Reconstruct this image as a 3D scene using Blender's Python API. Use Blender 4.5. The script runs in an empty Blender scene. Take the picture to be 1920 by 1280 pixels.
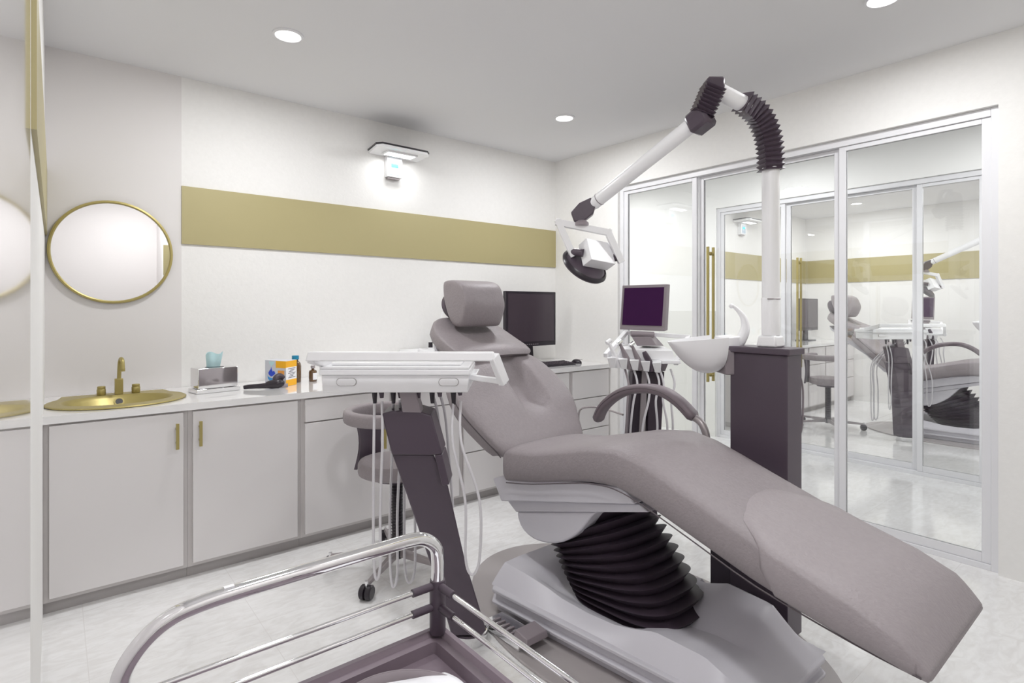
import bpy, bmesh, math, random
from mathutils import Vector, Matrix
random.seed(4)
SC = bpy.context.scene
COL = SC.collection
PI = math.pi

# ------------------------------------------------------------------ materials
def lin(c):
    c /= 255.0
    return c / 12.92 if c <= .04045 else ((c + .055) / 1.055) ** 2.4
def rgb(r, g, b): return (lin(r), lin(g), lin(b), 1)

def mat(name, col, rough=.5, metal=0., coat=0., bump=0., bscale=200., var=0., vscale=3., spec=.5, emit=None, es=0.):
    m = bpy.data.materials.new(name); m.use_nodes = True
    nt = m.node_tree; b = nt.nodes['Principled BSDF']
    b.inputs['Base Color'].default_value = col
    b.inputs['Roughness'].default_value = rough
    b.inputs['Metallic'].default_value = metal
    b.inputs['Coat Weight'].default_value = coat
    b.inputs['Coat Roughness'].default_value = .05
    b.inputs['Specular IOR Level'].default_value = spec
    tc = nt.nodes.new('ShaderNodeTexCoord')
    if emit:
        b.inputs['Emission Color'].default_value = emit; b.inputs['Emission Strength'].default_value = es
    if bump:
        n = nt.nodes.new('ShaderNodeTexNoise'); n.inputs['Scale'].default_value = bscale
        n.inputs['Detail'].default_value = 4
        nt.links.new(tc.outputs['Object'], n.inputs['Vector'])
        bp = nt.nodes.new('ShaderNodeBump'); bp.inputs['Strength'].default_value = bump
        bp.inputs['Distance'].default_value = .002
        nt.links.new(n.outputs['Fac'], bp.inputs['Height']); nt.links.new(bp.outputs['Normal'], b.inputs['Normal'])
    if var:
        n = nt.nodes.new('ShaderNodeTexNoise'); n.inputs['Scale'].default_value = vscale
        n.inputs['Detail'].default_value = 6
        nt.links.new(tc.outputs['Object'], n.inputs['Vector'])
        r = nt.nodes.new('ShaderNodeMapRange'); r.inputs['From Min'].default_value = .3; r.inputs['From Max'].default_value = .7
        r.inputs['To Min'].default_value = 1 - var; r.inputs['To Max'].default_value = 1.0
        nt.links.new(n.outputs['Fac'], r.inputs['Value'])
        mx = nt.nodes.new('ShaderNodeVectorMath'); mx.operation = 'SCALE'
        mx.inputs[0].default_value = col[:3]
        nt.links.new(r.outputs['Result'], mx.inputs['Scale'])
        nt.links.new(mx.outputs['Vector'], b.inputs['Base Color'])
    return m

M = {}
M['plaster'] = mat('rough_plaster', rgb(235, 234, 232), .8, bump=.35, bscale=60, var=.025, vscale=40, spec=.2)
M['smooth_wall'] = mat('smooth_wall', rgb(222, 219, 218), .7, bump=.05, bscale=200, spec=.2)
M['ceiling'] = mat('ceiling_paint', rgb(226, 226, 228), .8, spec=.2)
M['corr_wall'] = mat('corridor_wall', rgb(243, 243, 241), .6, spec=.2)
M['wainscot'] = mat('wainscot', rgb(232, 232, 228), .4)
M['white'] = mat('white_plastic', rgb(238, 238, 240), .35, coat=.2)
M['white_lacquer'] = mat('white_lacquer_door', rgb(236, 233, 233), .12, coat=1.0)
M['cabinet'] = mat('cabinet_front', rgb(222, 219, 219), .45)
M['carcass'] = mat('cabinet_frame', rgb(198, 194, 193), .5)
M['kick'] = mat('cabinet_kick', rgb(165, 161, 160), .5)
M['worktop'] = mat('worktop_gloss', rgb(238, 237, 237), .06, coat=.6)
M['gold'] = mat('brushed_gold', rgb(172, 162, 120), .45, metal=.1, bump=.05, bscale=300)
M['gold_metal'] = mat('gold_metal', rgb(176, 162, 104), .38, metal=.55)
M['mirror'] = mat('mirror_glass', (.9, .9, .9, 1), .0, metal=1.0)
M['chrome'] = mat('chrome', (.86, .86, .87, 1), .06, metal=1.0)
M['satin'] = mat('satin_steel', rgb(170, 163, 165), .35, metal=.5)
M['alu'] = mat('door_frame_white', rgb(226, 226, 229), .35)
M['leather_cover'] = mat('light_leather_cover', rgb(158, 150, 153), .5, bump=.95, bscale=105, var=.06, vscale=60)
M['leather'] = mat('grey_leather', rgb(146, 138, 141), .5, bump=.9, bscale=110, var=.08, vscale=60)
M['leather_dark'] = mat('dark_leather', rgb(116, 105, 111), .45, bump=.5, bscale=150)
M['seam'] = mat('leather_seam', rgb(92, 84, 88), .6)
M['dark'] = mat('dark_plum_plastic', rgb(77, 66, 77), .38)
M['darker'] = mat('dark_rubber', rgb(62, 52, 62), .45)
M['black'] = mat('black_plastic', rgb(40, 34, 42), .3)
M['mid'] = mat('mid_grey_plastic', rgb(140, 131, 136), .4)
M['pearl'] = mat('pearl_grey_shell', rgb(202, 200, 207), .4)
M['hose'] = mat('grey_hose', rgb(206, 204, 208), .45)
M['screen_purple'] = mat('purple_screen', rgb(52, 20, 58), .6, spec=.1, emit=rgb(62, 28, 68), es=.3)
M['screen_dark'] = mat('dark_screen', rgb(66, 56, 64), .25)
M['plate'] = mat('floor_plate_grey', rgb(168, 162, 162), .35, coat=.3)
M['light'] = mat('lamp_disc', (1, 1, 1, 1), .5, emit=(1, .99, .97, 1), es=9.0)
M['light_uv'] = mat('fixture_tube', (1, 1, 1, 1), .5, emit=(.95, 1, 1, 1), es=7.0)
M['lcd'] = mat('cyan_display', rgb(60, 200, 210), .4, emit=rgb(60, 215, 225), es=.7)
M['panel_blue'] = mat('blue_grey_panel', rgb(176, 192, 206), .3)
M['amber'] = mat('amber_glass', rgb(96, 68, 40), .1, coat=.6)
M['blue'] = mat('blue_print', rgb(30, 70, 200), .4)
M['lightblue'] = mat('light_blue_print', rgb(60, 150, 215), .4)
M['cyan_cap'] = mat('blue_cap', rgb(24, 130, 165), .4)
M['yellow'] = mat('yellow_print', rgb(246, 180, 20), .45)
M['orange'] = mat('orange_print', rgb(236, 160, 70), .45)
M['paper'] = mat('paper_white', rgb(240, 240, 244), .6)
M['ink'] = mat('ink_grey', rgb(70, 68, 80), .6)
M['carton'] = mat('carton_grey', rgb(206, 208, 216), .5)
M['tissue'] = mat('aqua_tissue', rgb(192, 224, 228), .8)
M['tray'] = mat('plum_tray', rgb(120, 107, 116), .42)

def tileable_floor():
    m = bpy.data.materials.new('marble_tile_floor'); m.use_nodes = True
    nt = m.node_tree; b = nt.nodes['Principled BSDF']
    tc = nt.nodes.new('ShaderNodeTexCoord')
    br = nt.nodes.new('ShaderNodeTexBrick'); br.offset = 0
    for k, v in (('Scale', 1.), ('Mortar Size', .0016), ('Mortar Smooth', .3), ('Brick Width', .6), ('Row Height', .6)):
        br.inputs[k].default_value = v
    nt.links.new(tc.outputs['Object'], br.inputs['Vector'])
    mp = nt.nodes.new('ShaderNodeMapping'); mp.inputs['Rotation'].default_value = (0, 0, .6); mp.inputs['Scale'].default_value = (1, 2.4, 1)
    nt.links.new(tc.outputs['Object'], mp.inputs['Vector'])
    n = nt.nodes.new('ShaderNodeTexNoise'); n.inputs['Scale'].default_value = 11; n.inputs['Detail'].default_value = 8
    n.inputs['Distortion'].default_value = 1.2
    nt.links.new(mp.outputs['Vector'], n.inputs['Vector'])
    cr = nt.nodes.new('ShaderNodeValToRGB')
    cr.color_ramp.elements[0].position = .34; cr.color_ramp.elements[0].color = rgb(232, 231, 230)
    cr.color_ramp.elements[1].position = .62; cr.color_ramp.elements[1].color = rgb(243, 243, 243)
    nt.links.new(n.outputs['Fac'], cr.inputs['Fac'])
    nt.links.new(cr.outputs['Color'], br.inputs['Color1']); nt.links.new(cr.outputs['Color'], br.inputs['Color2'])
    br.inputs['Mortar'].default_value = rgb(227, 225, 224)
    nt.links.new(br.outputs['Color'], b.inputs['Base Color'])
    b.inputs['Roughness'].default_value = .12; b.inputs['Coat Weight'].default_value = .35
    b.inputs['Coat Roughness'].default_value = .05
    return m
M['floor'] = tileable_floor()

def glassmat(name, tint, ior, base=0.):
    m = bpy.data.materials.new(name); m.use_nodes = True
    nt = m.node_tree; nt.nodes.clear()
    o = nt.nodes.new('ShaderNodeOutputMaterial'); mx = nt.nodes.new('ShaderNodeMixShader')
    t = nt.nodes.new('ShaderNodeBsdfTransparent'); t.inputs['Color'].default_value = tint
    g = nt.nodes.new('ShaderNodeBsdfGlossy'); g.inputs['Roughness'].default_value = 0.0; g.inputs['Color'].default_value = (.95, .95, .96, 1)
    f = nt.nodes.new('ShaderNodeFresnel'); f.inputs['IOR'].default_value = ior
    ad = nt.nodes.new('ShaderNodeMath'); ad.operation = 'ADD'; ad.inputs[1].default_value = base; ad.use_clamp = True
    nt.links.new(f.outputs['Fac'], ad.inputs[0])
    nt.links.new(ad.outputs[0], mx.inputs['Fac']); nt.links.new(t.outputs[0], mx.inputs[1]); nt.links.new(g.outputs[0], mx.inputs[2])
    nt.links.new(mx.outputs[0], o.inputs['Surface'])
    return m
M['glass'] = glassmat('door_glass', (.985, .99, .987, 1), 1.45, .015)
M['cup_glass'] = glassmat('cup_glass', (.93, .95, .96, 1), 1.3)

# ------------------------------------------------------------------ mesh builder
ORG = {}
def R3(ax, ay, az): return Matrix.Rotation(az, 3, 'Z') @ Matrix.Rotation(ay, 3, 'Y') @ Matrix.Rotation(ax, 3, 'X')

class MB:
    def __init__(s): s.bm = bmesh.new()
    def face(s, vs):
        try: return s.bm.faces.new(vs)
        except ValueError: return None
    def hexa(s, p):            # p: 4 bottom (ccw), 4 top
        v = [s.bm.verts.new(q) for q in p]
        for f in ((3, 2, 1, 0), (4, 5, 6, 7), (0, 1, 5, 4), (1, 2, 6, 5), (2, 3, 7, 6), (3, 0, 4, 7)): s.face([v[i] for i in f])
        return s
    def box(s, x0, x1, y0, y1, z0, z1):
        return s.hexa([(x0, y0, z0), (x1, y0, z0), (x1, y1, z0), (x0, y1, z0), (x0, y0, z1), (x1, y0, z1), (x1, y1, z1), (x0, y1, z1)])
    def obox(s, c, ex, ey, ez, hx, hy, hz):
        c = Vector(c); ex = Vector(ex).normalized() * hx; ey = Vector(ey).normalized() * hy; ez = Vector(ez).normalized() * hz
        return s.hexa([c - ex - ey - ez, c + ex - ey - ez, c + ex + ey - ez, c - ex + ey - ez,
                       c - ex - ey + ez, c + ex - ey + ez, c + ex + ey + ez, c - ex + ey + ez])
    def loft(s, rings, cap=True, close=True):
        vr = [[s.bm.verts.new(p) for p in r] for r in rings]
        n = len(rings[0])
        for a, b in zip(vr, vr[1:]):
            for i in range(n if close else n - 1):
                j = (i + 1) % n
                s.face([a[i], a[j], b[j], b[i]])
        if cap:
            s.face(list(reversed(vr[0]))); s.face(vr[-1])
        return s
    def tube(s, pts, r, seg=12, smooth=0, closed=False, up=None):
        pts = [Vector(p) for p in pts]
        rs = r if isinstance(r, (list, tuple)) else [r] * len(pts)
        if smooth: pts, rs = catmull(pts, list(rs), smooth)
        rings = []; prev = Vector(up) if up else None
        for i, p in enumerate(pts):
            a = pts[max(0, i - 1)]; b = pts[min(len(pts) - 1, i + 1)]
            t = (b - a).normalized()
            if prev is None:
                prev = Vector((0, 0, 1)) if abs(t.z) < .9 else Vector((1, 0, 0))
            x = (prev - t * prev.dot(t)).normalized(); y = t.cross(x); prev = x
            rings.append([p + (x * math.cos(2 * PI * k / seg) + y * math.sin(2 * PI * k / seg)) * rs[i] for k in range(seg)])
        return s.loft(rings)
    def lathe(s, prof, o, axis=(0, 0, 1), seg=32, cap=True):
        ax = Vector(axis).normalized(); o = Vector(o)
        x = ax.orthogonal().normalized(); y = ax.cross(x)
        rings = [[o + ax * h + (x * math.cos(2 * PI * k / seg) + y * math.sin(2 * PI * k / seg)) * max(r, 1e-4) for k in range(seg)] for r, h in prof]
        return s.loft(rings, cap)
    def prism(s, poly, axis, a, b):   # poly: 2d list; axis 'X': (y,z) 'Y': (x,z) 'Z': (x,y)
        def P(u, v, w): return {'X': (w, u, v), 'Y': (u, w, v), 'Z': (u, v, w)}[axis]
        return s.loft([[P(u, v, a) for u, v in poly], [P(u, v, b) for u, v in poly]])
    def ball(s, c, r, sc=(1, 1, 1), seg=20):
        c = Vector(c)
        prof = [(math.sin(PI * k / 12), -math.cos(PI * k / 12)) for k in range(13)]
        return s.loft([[c + Vector((max(q, 1e-3) * math.cos(2 * PI * k / seg) * r * sc[0], max(q, 1e-3) * math.sin(2 * PI * k / seg) * r * sc[1], h * r * sc[2])) for k in range(seg)] for q, h in prof])
    def build(s, name, m, parent=None, bevel=0., smooth=True, bseg=2, sub=0, sharp=35, label=None):
        bm = s.bm
        bmesh.ops.recalc_face_normals(bm, faces=bm.faces)
        me = bpy.data.meshes.new(name); o = bpy.data.objects.new(name, me); COL.objects.link(o)
        off = ORG[parent.name] if parent else Vector((0, 0, 0))
        if parent is None:      # top-level mesh: origin at the foot of the thing
            if bm.verts:
                xs = [v.co.x for v in bm.verts]; ys = [v.co.y for v in bm.verts]; zs = [v.co.z for v in bm.verts]
                off = Vector(((min(xs) + max(xs)) / 2, (min(ys) + max(ys)) / 2, min(zs)))
                o.location = off
        else:
            o.parent = parent
        for v in bm.verts: v.co = v.co - off
        bm.to_mesh(me); bm.free()
        ORG[o.name] = off
        me.materials.append(m if not isinstance(m, str) else M[m])
        if smooth:
            for p in me.polygons: p.use_smooth = True
            if not sub: me.set_sharp_from_angle(angle=math.radians(sharp))
        if bevel:
            b = o.modifiers.new('bevel', 'BEVEL'); b.width = bevel; b.segments = bseg; b.limit_method = 'ANGLE'; b.angle_limit = math.radians(30)
            b.harden_normals = False
        if sub:
            u = o.modifiers.new('subsurf', 'SUBSURF'); u.levels = sub; u.render_levels = sub
        if label: o['label'] = label
        return o

def catmull(pts, rs, n):
    P, Rr = [], []
    for i in range(len(pts) - 1):
        p0 = pts[max(0, i - 1)]; p1 = pts[i]; p2 = pts[i + 1]; p3 = pts[min(len(pts) - 1, i + 2)]
        for k in range(n):
            t = k / n
            P.append(.5 * ((2 * p1) + (p2 - p0) * t + (2 * p0 - 5 * p1 + 4 * p2 - p3) * t * t + (3 * p1 - p0 - 3 * p2 + p3) * t ** 3))
            Rr.append(rs[i] * (1 - t) + rs[i + 1] * t)
    P.append(pts[-1]); Rr.append(rs[-1])
    return P, Rr

def thing(name, label, cat, loc=(0, 0, 0), group=None):
    o = bpy.data.objects.new(name, None); COL.objects.link(o); o.location = loc
    o.empty_display_size = .1
    ORG[o.name] = Vector(loc); o['label'] = label; o['category'] = cat
    if group: o['group'] = group
    return o
def tag(o, label, cat, group=None):
    o['label'] = label; o['category'] = cat
    if group: o['group'] = group
    return o
def struct(o): o['kind'] = 'structure'; return o
def copy_tree(o, dloc=(0, 0, 0), label=None, group=None):
    r = o.copy(); COL.objects.link(r); r.location = o.location + Vector(dloc)
    if label: r['label'] = label
    if group: r['group'] = group
    for ch in list(o.children):
        c = ch.copy(); COL.objects.link(c); c.parent = r
        for g in list(ch.children):
            d = g.copy(); COL.objects.link(d); d.parent = c
    return r
ALL_ROOM = []   # things repeated in the room across the corridor

# turned frame of the delivery carts: a = sideways, d = outward, z up
CT, ST = .7737, .6335
def Q(a, d, z): return (a * CT + d * ST, -a * ST + d * CT, z)
EA = Vector((CT, -ST, 0)); ED = Vector((ST, CT, 0)); EZ = Vector((0, 0, 1))

# room numbers (metres)
WA, WB, WC, CEIL = 3.945, 3.77, -.04, 2.8
B2, WB2 = 5.5, 9.31
DX = 5.54

# ------------------------------------------------------------------ shell
def shell():
    struct(MB().box(-2.2, 9.6, -2.2, 6.2, -.1, 0).build('floor', 'floor', smooth=False))
    struct(MB().box(-2.2, 9.6, -2.2, 6.2, CEIL, CEIL + .1).build('ceiling', 'ceiling', smooth=False))
    struct(MB().box(.604, WB + .1, WA, WA + .12, 0, CEIL).build('wall_back', 'plaster', smooth=False))
    struct(MB().box(WC - .1, .604, WA - .004, WA + .12, 0, CEIL).build('wall_sink_niche', 'smooth_wall', smooth=False))
    # left wall: plaster part, lacquered door, rest
    struct(MB().box(WC - .1, WC, 1.59, WA + .12, 0, CEIL).build('wall_left', 'plaster', smooth=False))
    struct(MB().box(WC - .06, WC, .2, 1.59, 0, CEIL).build('door_1', 'white_lacquer', smooth=False))
    struct(MB().box(WC - .1, WC, -.45, .2, 0, CEIL).build('wall_left_rear', 'plaster', smooth=False))
    # south side, behind the camera
    struct(MB().box(1.0, WB + .1, -.02, .1, 0, CEIL).build('wall_front', 'plaster', smooth=False))
    struct(MB().box(WC - .1, 1.1, -.55, -.45, 0, CEIL).build('wall_entry', 'smooth_wall', smooth=False))
    struct(MB().box(1.0, 1.1, -.45, -.02, 0, CEIL).build('wall_entry_side', 'smooth_wall', smooth=False))
    # right wall with the opening of the sliding glass front
    y0, y1, zt = .642, 3.16, 2.432
    mb = MB()
    mb.box(WB, WB + .12, .1, y0, 0, CEIL); mb.box(WB, WB + .12, y1, WA, 0, CEIL); mb.box(WB, WB + .12, y0, y1, zt, CEIL)
    struct(mb.build('wall_right', 'plaster', smooth=False))
    mb = MB()
    a, b, zt2 = .98, 3.26, 2.45
    mb.box(B2, B2 + .12, -2.0, a, 0, CEIL); mb.box(B2, B2 + .12, b, 6.0, 0, CEIL); mb.box(B2, B2 + .12, a, b, zt2, CEIL)
    struct(mb.build('wall_corridor', 'corr_wall', smooth=False))
    struct(MB().box(B2 - .015, B2, b, 6.0, 0, 1.35).build('trim_1', 'wainscot', smooth=False))
    struct(MB().box(WB, B2, 6.0, 6.1, 0, CEIL).build('wall_corridor_end', 'corr_wall', smooth=False))
    struct(MB().box(WB, B2, -2.1, -2.0, 0, CEIL).build('wall_corridor_front', 'corr_wall', smooth=False))
    struct(MB().box(WB, WB + .1, WA + .12, 6.0, 0, CEIL).build('wall_corridor_left', 'corr_wall', smooth=False))
    struct(MB().box(WB, WB + .1, -2.0, -.02, 0, CEIL).build('wall_corridor_near', 'corr_wall', smooth=False))
    # room across the corridor
    struct(MB().box(B2 + .12, WB2 + .1, WA, WA + .12, 0, CEIL).build('wall_far_room_back', 'plaster', smooth=False))
    struct(MB().box(WB2, WB2 + .1, -.1, WA, 0, CEIL).build('wall_far_room_right', 'plaster', smooth=False))
    struct(MB().box(B2 + .12, WB2 + .1, -.2, -.1, 0, CEIL).build('wall_far_room_front', 'plaster', smooth=False))
    # gold bands
    struct(MB().box(.604, WB, WA - .012, WA, 1.775, 2.13).build('trim_2', 'gold', smooth=False))
    struct(MB().box(WC, WC + .010, 1.63, WA, 1.775, 2.13).build('trim_3', 'gold', smooth=False))
    struct(MB().box(1.0, WB, .1, .112, 1.775, 2.13).build('trim_4', 'gold', smooth=False))
    struct(MB().box(B2 + .3, WB2, WA - .012, WA, 1.775, 2.13).build('trim_5', 'gold', smooth=False))
    struct(MB().box(WB2 - .012, WB2, .2, WA - .012, 1.775, 2.13).build('trim_6', 'gold', smooth=False))

def frame_front(x, y0, y1, zt, posts, handle_y, flip, wn, d0):
    """sliding glass front: outer frame, leaves and panes. x = room-side face of the frame"""
    w = .035
    mb = MB()
    mb.box(x, x + .09, y0, y0 + w, 0, zt - .001); mb.box(x, x + .09, y1 - w, y1, 0, zt - .001)
    mb.box(x, x + .09, y0 + w, y1 - w, zt - w - .01, zt - .001); mb.box(x + .001, x + .089, y0 + w, y1 - w, 0, .03)
    struct(mb.build('trim_%d' % wn, 'alu', bevel=.002))
    ys = [y0 + w] + posts + [y1 - w]
    for i in range(len(ys) - 1):
        a, b = ys[i], ys[i + 1]
        dx = .012 if i % 2 == 0 else .045
        s = .025
        r = struct(bpy.data.objects.new('door_%d' % (d0 + i), None)); COL.objects.link(r)
        ORG[r.name] = Vector((x + dx, (a + b) / 2, .03)); r.location = ORG[r.name]
        ov = 0
        mb = MB()
        lo, hi, zb, zz = a - ov, b, .031, zt - w - .011
        mb.box(x + dx, x + dx + .028, lo, lo + s * 1.6, zb, zz); mb.box(x + dx, x + dx + .028, hi - s * 1.6, hi, zb, zz)
        mb.box(x + dx, x + dx + .028, lo + s * 1.6, hi - s * 1.6, zb, zb + .05); mb.box(x + dx, x + dx + .028, lo + s * 1.6, hi - s * 1.6, zz - .028, zz)
        mb.build('leaf_frame', 'alu', r, bevel=.002)
        MB().box(x + dx + .011, x + dx + .017, lo + s * 1.6, hi - s * 1.6, zb + .05, zz - .028).build('pane', 'glass', r, smooth=False)

def pull_handle(x, y, z0, z1, label):
    r = thing('pull_handle', label, 'door handle', (x, y, z0))
    for dx in (-.032, .032):
        pass
    MB().box(x - .045, x - .029, y - .009, y + .009, z0, z1).build('grip', 'gold_metal', r, bevel=.002)
    MB().box(x + .029, x + .045, y - .009, y + .009, z0, z1).build('grip', 'gold_metal', r, bevel=.002)
    for z in (z0 + .05, z1 - .05):
        MB().lathe([(.008, -.03), (.008, .03)], (x, y, z), (1, 0, 0), 14).build('standoff', 'gold_metal', r)
        MB().lathe([(.014, -.004), (.014, .004)], (x, y, z), (1, 0, 0), 18).build('rosette', 'gold_metal', r)
    return r

def downlight(x, y, label, power, size=.26):
    r = thing('ceiling_downlight', label, 'ceiling light', (x, y, CEIL), 'recessed ceiling downlights')
    MB().lathe([(.062, -.002), (.064, -.010), (.076, -.006), (.077, 0)], (x, y, CEIL), seg=40, cap=False).build('trim_ring', 'alu', r)
    MB().lathe([(.0005, -.004), (.063, -.004), (.063, -.001), (.0005, -.001)], (x, y, CEIL), seg=40).build('diffuser', 'light', r)
    if power:
        L = bpy.data.lights.new('downlight_lamp', 'AREA'); L.shape = 'DISK'; L.size = size; L.energy = power
        L.color = (.985, .99, 1)
        lo = bpy.data.objects.new('downlight_lamp', L); COL.objects.link(lo); lo.location = (x, y, CEIL - .02)
    return r

# ------------------------------------------------------------------ counter run
def counter_run():
    ax = WC
    bounds = [(-.04, .527), (.527, 1.096), (1.096, 1.67), (1.67, 2.2), (2.2, 2.74), (2.74, 3.28), (3.28, 3.77)]
    kinds = ['doorR', 'doorL', 'drawer_door', 'drawers_narrow', 'drawers', 'drawers', 'drawers']
    labs = ['white base cabinet under the gold sink, gold handle at its right edge',
            'white base cabinet below the chrome tissue box, gold handle at its left edge',
            'white base cabinet with a drawer over a door, behind the wheeled stool',
            'white base cabinet right of the stool, partly behind the slanted plum post',
            'white drawer cabinet just left of the leaning back cushion',
            'white drawer cabinet below the black desk monitor',
            'white drawer cabinet in the room corner beside the glass front']
    roots = []
    for (x0, x1), kd, lb in zip(bounds, kinds, labs):
        r = thing('base_cabinet', lb, 'cabinet', ((x0 + x1) / 2, 3.6, 0), 'white base cabinets along the back wall')
        if kd == 'doorR':
            MB().box(x0 + .0005, x1 - .0005, 3.262, WA - .006, .056, .775).build('carcass', 'carcass', r, smooth=False)
            MB().box(x0 + .0005, x1 - .0005, 3.262, 3.30, .7755, .859).build('front_rail', 'carcass', r, smooth=False)
        else:
            MB().box(x0 + .0005, x1 - .0005, 3.262, WA - .006, .056, .859).build('carcass', 'carcass', r, smooth=False)
        MB().box(x0 + .0005, x1 - .0005, 3.285, WA - .006, 0, .056).build('kick_plate', 'kick', r, smooth=False)
        a, b = x0 + .0215, x1 - .0215
        def leaf(n, z0, z1, hx=None):
            f = MB().box(a, b, 3.242, 3.2619, z0, z1).build(n, 'cabinet', r, bevel=.0015)
            if hx is not None:
                mb = MB(); mb.box(hx - .007, hx + .007, 3.205, 3.217, .675, .803)
                mb.box(hx - .005, hx + .005, 3.217, 3.2419, .70, .71); mb.box(hx - .005, hx + .005, 3.217, 3.2419, .768, .778)
                mb.build('handle', 'gold_metal', f, bevel=.001)
            return f
        if kd == 'doorR': leaf('door', .077, .85, b - .03)
        elif kd == 'doorL': leaf('door', .077, .85, a + .03)
        elif kd == 'drawer_door':
            leaf('drawer', .722, .85)
            f = leaf('door', .077, .714)
            mb = MB(); mb.box(b - .052, b - .038, 3.205, 3.217, .50, .66); mb.box(b - .05, b - .04, 3.217, 3.2419, .52, .53); mb.box(b - .05, b - .04, 3.217, 3.2419, .62, .63)
            mb.build('handle', 'gold_metal', f, bevel=.001)
        elif kd == 'drawers_narrow':
            leaf('drawer', .722, .85); leaf('door', .077, .714)
        else:
            leaf('drawer', .626, .85); leaf('drawer', .364, .618); leaf('drawer', .077, .356)
        roots.append(r)
    # worktop with the opening for the sink
    xs, ys = .262, 3.56
    mb = MB(); bm = mb.bm
    n = 48
    # ring of quads between ellipse hole and a rectangle
    X0, X1, Y0, Y1 = -.04, .60, 3.235, WA - .006
    def rect(t):
        c, s_ = math.cos(t), math.sin(t)
        cx, cy = xs, ys
        k = 1e9
        if c > 1e-6: k = min(k, (X1 - cx) / c)
        if c < -1e-6: k = min(k, (X0 - cx) / c)
        if s_ > 1e-6: k = min(k, (Y1 - cy) / s_)
        if s_ < -1e-6: k = min(k, (Y0 - cy) / s_)
        return (cx + c * k, cy + s_ * k)
    angs = sorted(set([2 * PI * i / n for i in range(n)] + [math.atan2(Y - ys, X - xs) % (2 * PI) for X in (X0, X1) for Y in (Y0, Y1)]))
    for z in (.896, .861):
        pass
    rings = []
    for (fn, z) in ((lambda t: (xs + .235 * math.cos(t), ys + .185 * math.sin(t)), .861), (lambda t: (xs + .235 * math.cos(t), ys + .185 * math.sin(t)), .896), (rect, .896), (rect, .861)):
        rings.append([(*fn(t), z) for t in angs])
    mb.loft(rings + [rings[0]], cap=False)
    bmesh.ops.remove_doubles(bm, verts=bm.verts, dist=1e-5)
    mb.box(.60, WB - .002, 3.235, WA - .006, .861, .896)
    wt = tag(mb.build('worktop', 'worktop', smooth=False), 'glossy white worktop running the whole length of the cabinet row', 'worktop')
    # sink
    r = thing('wash_basin', 'oval gold drop-in sink set in the white worktop', 'sink', (xs, ys, .897))
    def oval(a, b, z, n=64, back=False):
        out = []
        for k in range(n):
            t = 2 * PI * k / n
            x, y = a * math.cos(t), b * math.sin(t)
            if back and y > 0 and abs(x) < .245: y = max(y, .275)
            out.append((xs + x, ys + y, z))
        return out
    rim = [oval(.302, .285, .897, back=True), oval(.305, .288, .901, back=True), oval(.30, .283, .905, back=True), oval(.243, .195, .905)]
    bowl = [oval(.243, .195, .905), oval(.236, .188, .902), oval(.225, .176, .885), oval(.20, .15, .845), oval(.15, .11, .805), oval(.08, .06, .79), oval(.02, .02, .787)]
    under = [(p[0], p[1], p[2]) for p in oval(.23, .183, .862)]
    MB().loft(rim, cap=False).build('rim', 'gold_metal', r)
    b = MB().loft(bowl, cap=False)
    b.face([b.bm.verts[-1 - k] for k in range(64)]) if False else None
    b.build('bowl', 'gold_metal', r)
    MB().lathe([(.0005, 0), (.017, 0), (.017, .006), (.0005, .006)], (xs + .012, ys + .168, .868), (0, -1, .35), 20).build('overflow_hole', 'black', r)
    MB().lathe([(.017, 0), (.023, 0), (.023, .008), (.017, .008)], (xs + .012, ys + .168, .868), (0, -1, .35), 24, cap=False).build('overflow_ring', 'gold_metal', r)
    # faucet
    f = thing('faucet', 'gold tap with an arched spout at the back of the oval sink', 'tap', (.276, 3.77, .9055))
    MB().box(.257, .295, 3.752, 3.788, .9055, .99).build('base_block', 'gold_metal', f, bevel=.002)
    MB().tube([(.277, 3.77, .99), (.279, 3.77, 1.05), (.281, 3.765, 1.085), (.284, 3.735, 1.102), (.287, 3.70, 1.09), (.288, 3.69, 1.05)], .010, 14, smooth=6).build('spout', 'gold_metal', f)
    MB().lathe([(.011, 0), (.011, .016)], (.288, 3.69, 1.036), (0, 0, 1), 16).build('nozzle', 'gold_metal', f)
    for k, xx in enumerate((.198, .355)):
        k_ = MB(); k_.lathe([(.019, 0), (.021, .004), (.021, .03), (.019, .034)], (xx, 3.775, .9055), (0, 0, 1), 18)
        k_.lathe([(.019, .034), (.019, .046), (.017, .048)], (xx, 3.775, .9055), (0, 0, 1), 18)
        tag(k_.build('tap_knob', 'gold_metal', bevel=.001), ('square-edged gold tap knob left of the spout', 'square-edged gold tap knob right of the spout')[k], 'tap knob', 'gold knobs of the basin tap')
    # mirror
    r = thing('round_mirror', 'round wall mirror with a thin gold rim above the sink', 'mirror', (.262, WA - .005, 1.70))
    MB().lathe([(.0005, 0), (.282, 0), (.282, .012), (.0005, .012)], (.262, WA - .005, 1.70), (0, -1, 0), 72).build('mirror_glass', 'mirror', r, sharp=20)
    MB().lathe([(.278, .012), (.279, .022), (.284, .025), (.293, .023), (.295, .012), (.293, 0), (.282, 0)], (.262, WA - .005, 1.70), (0, -1, 0), 72, cap=False).build('rim', 'gold_metal', r)
    return roots, wt

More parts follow.
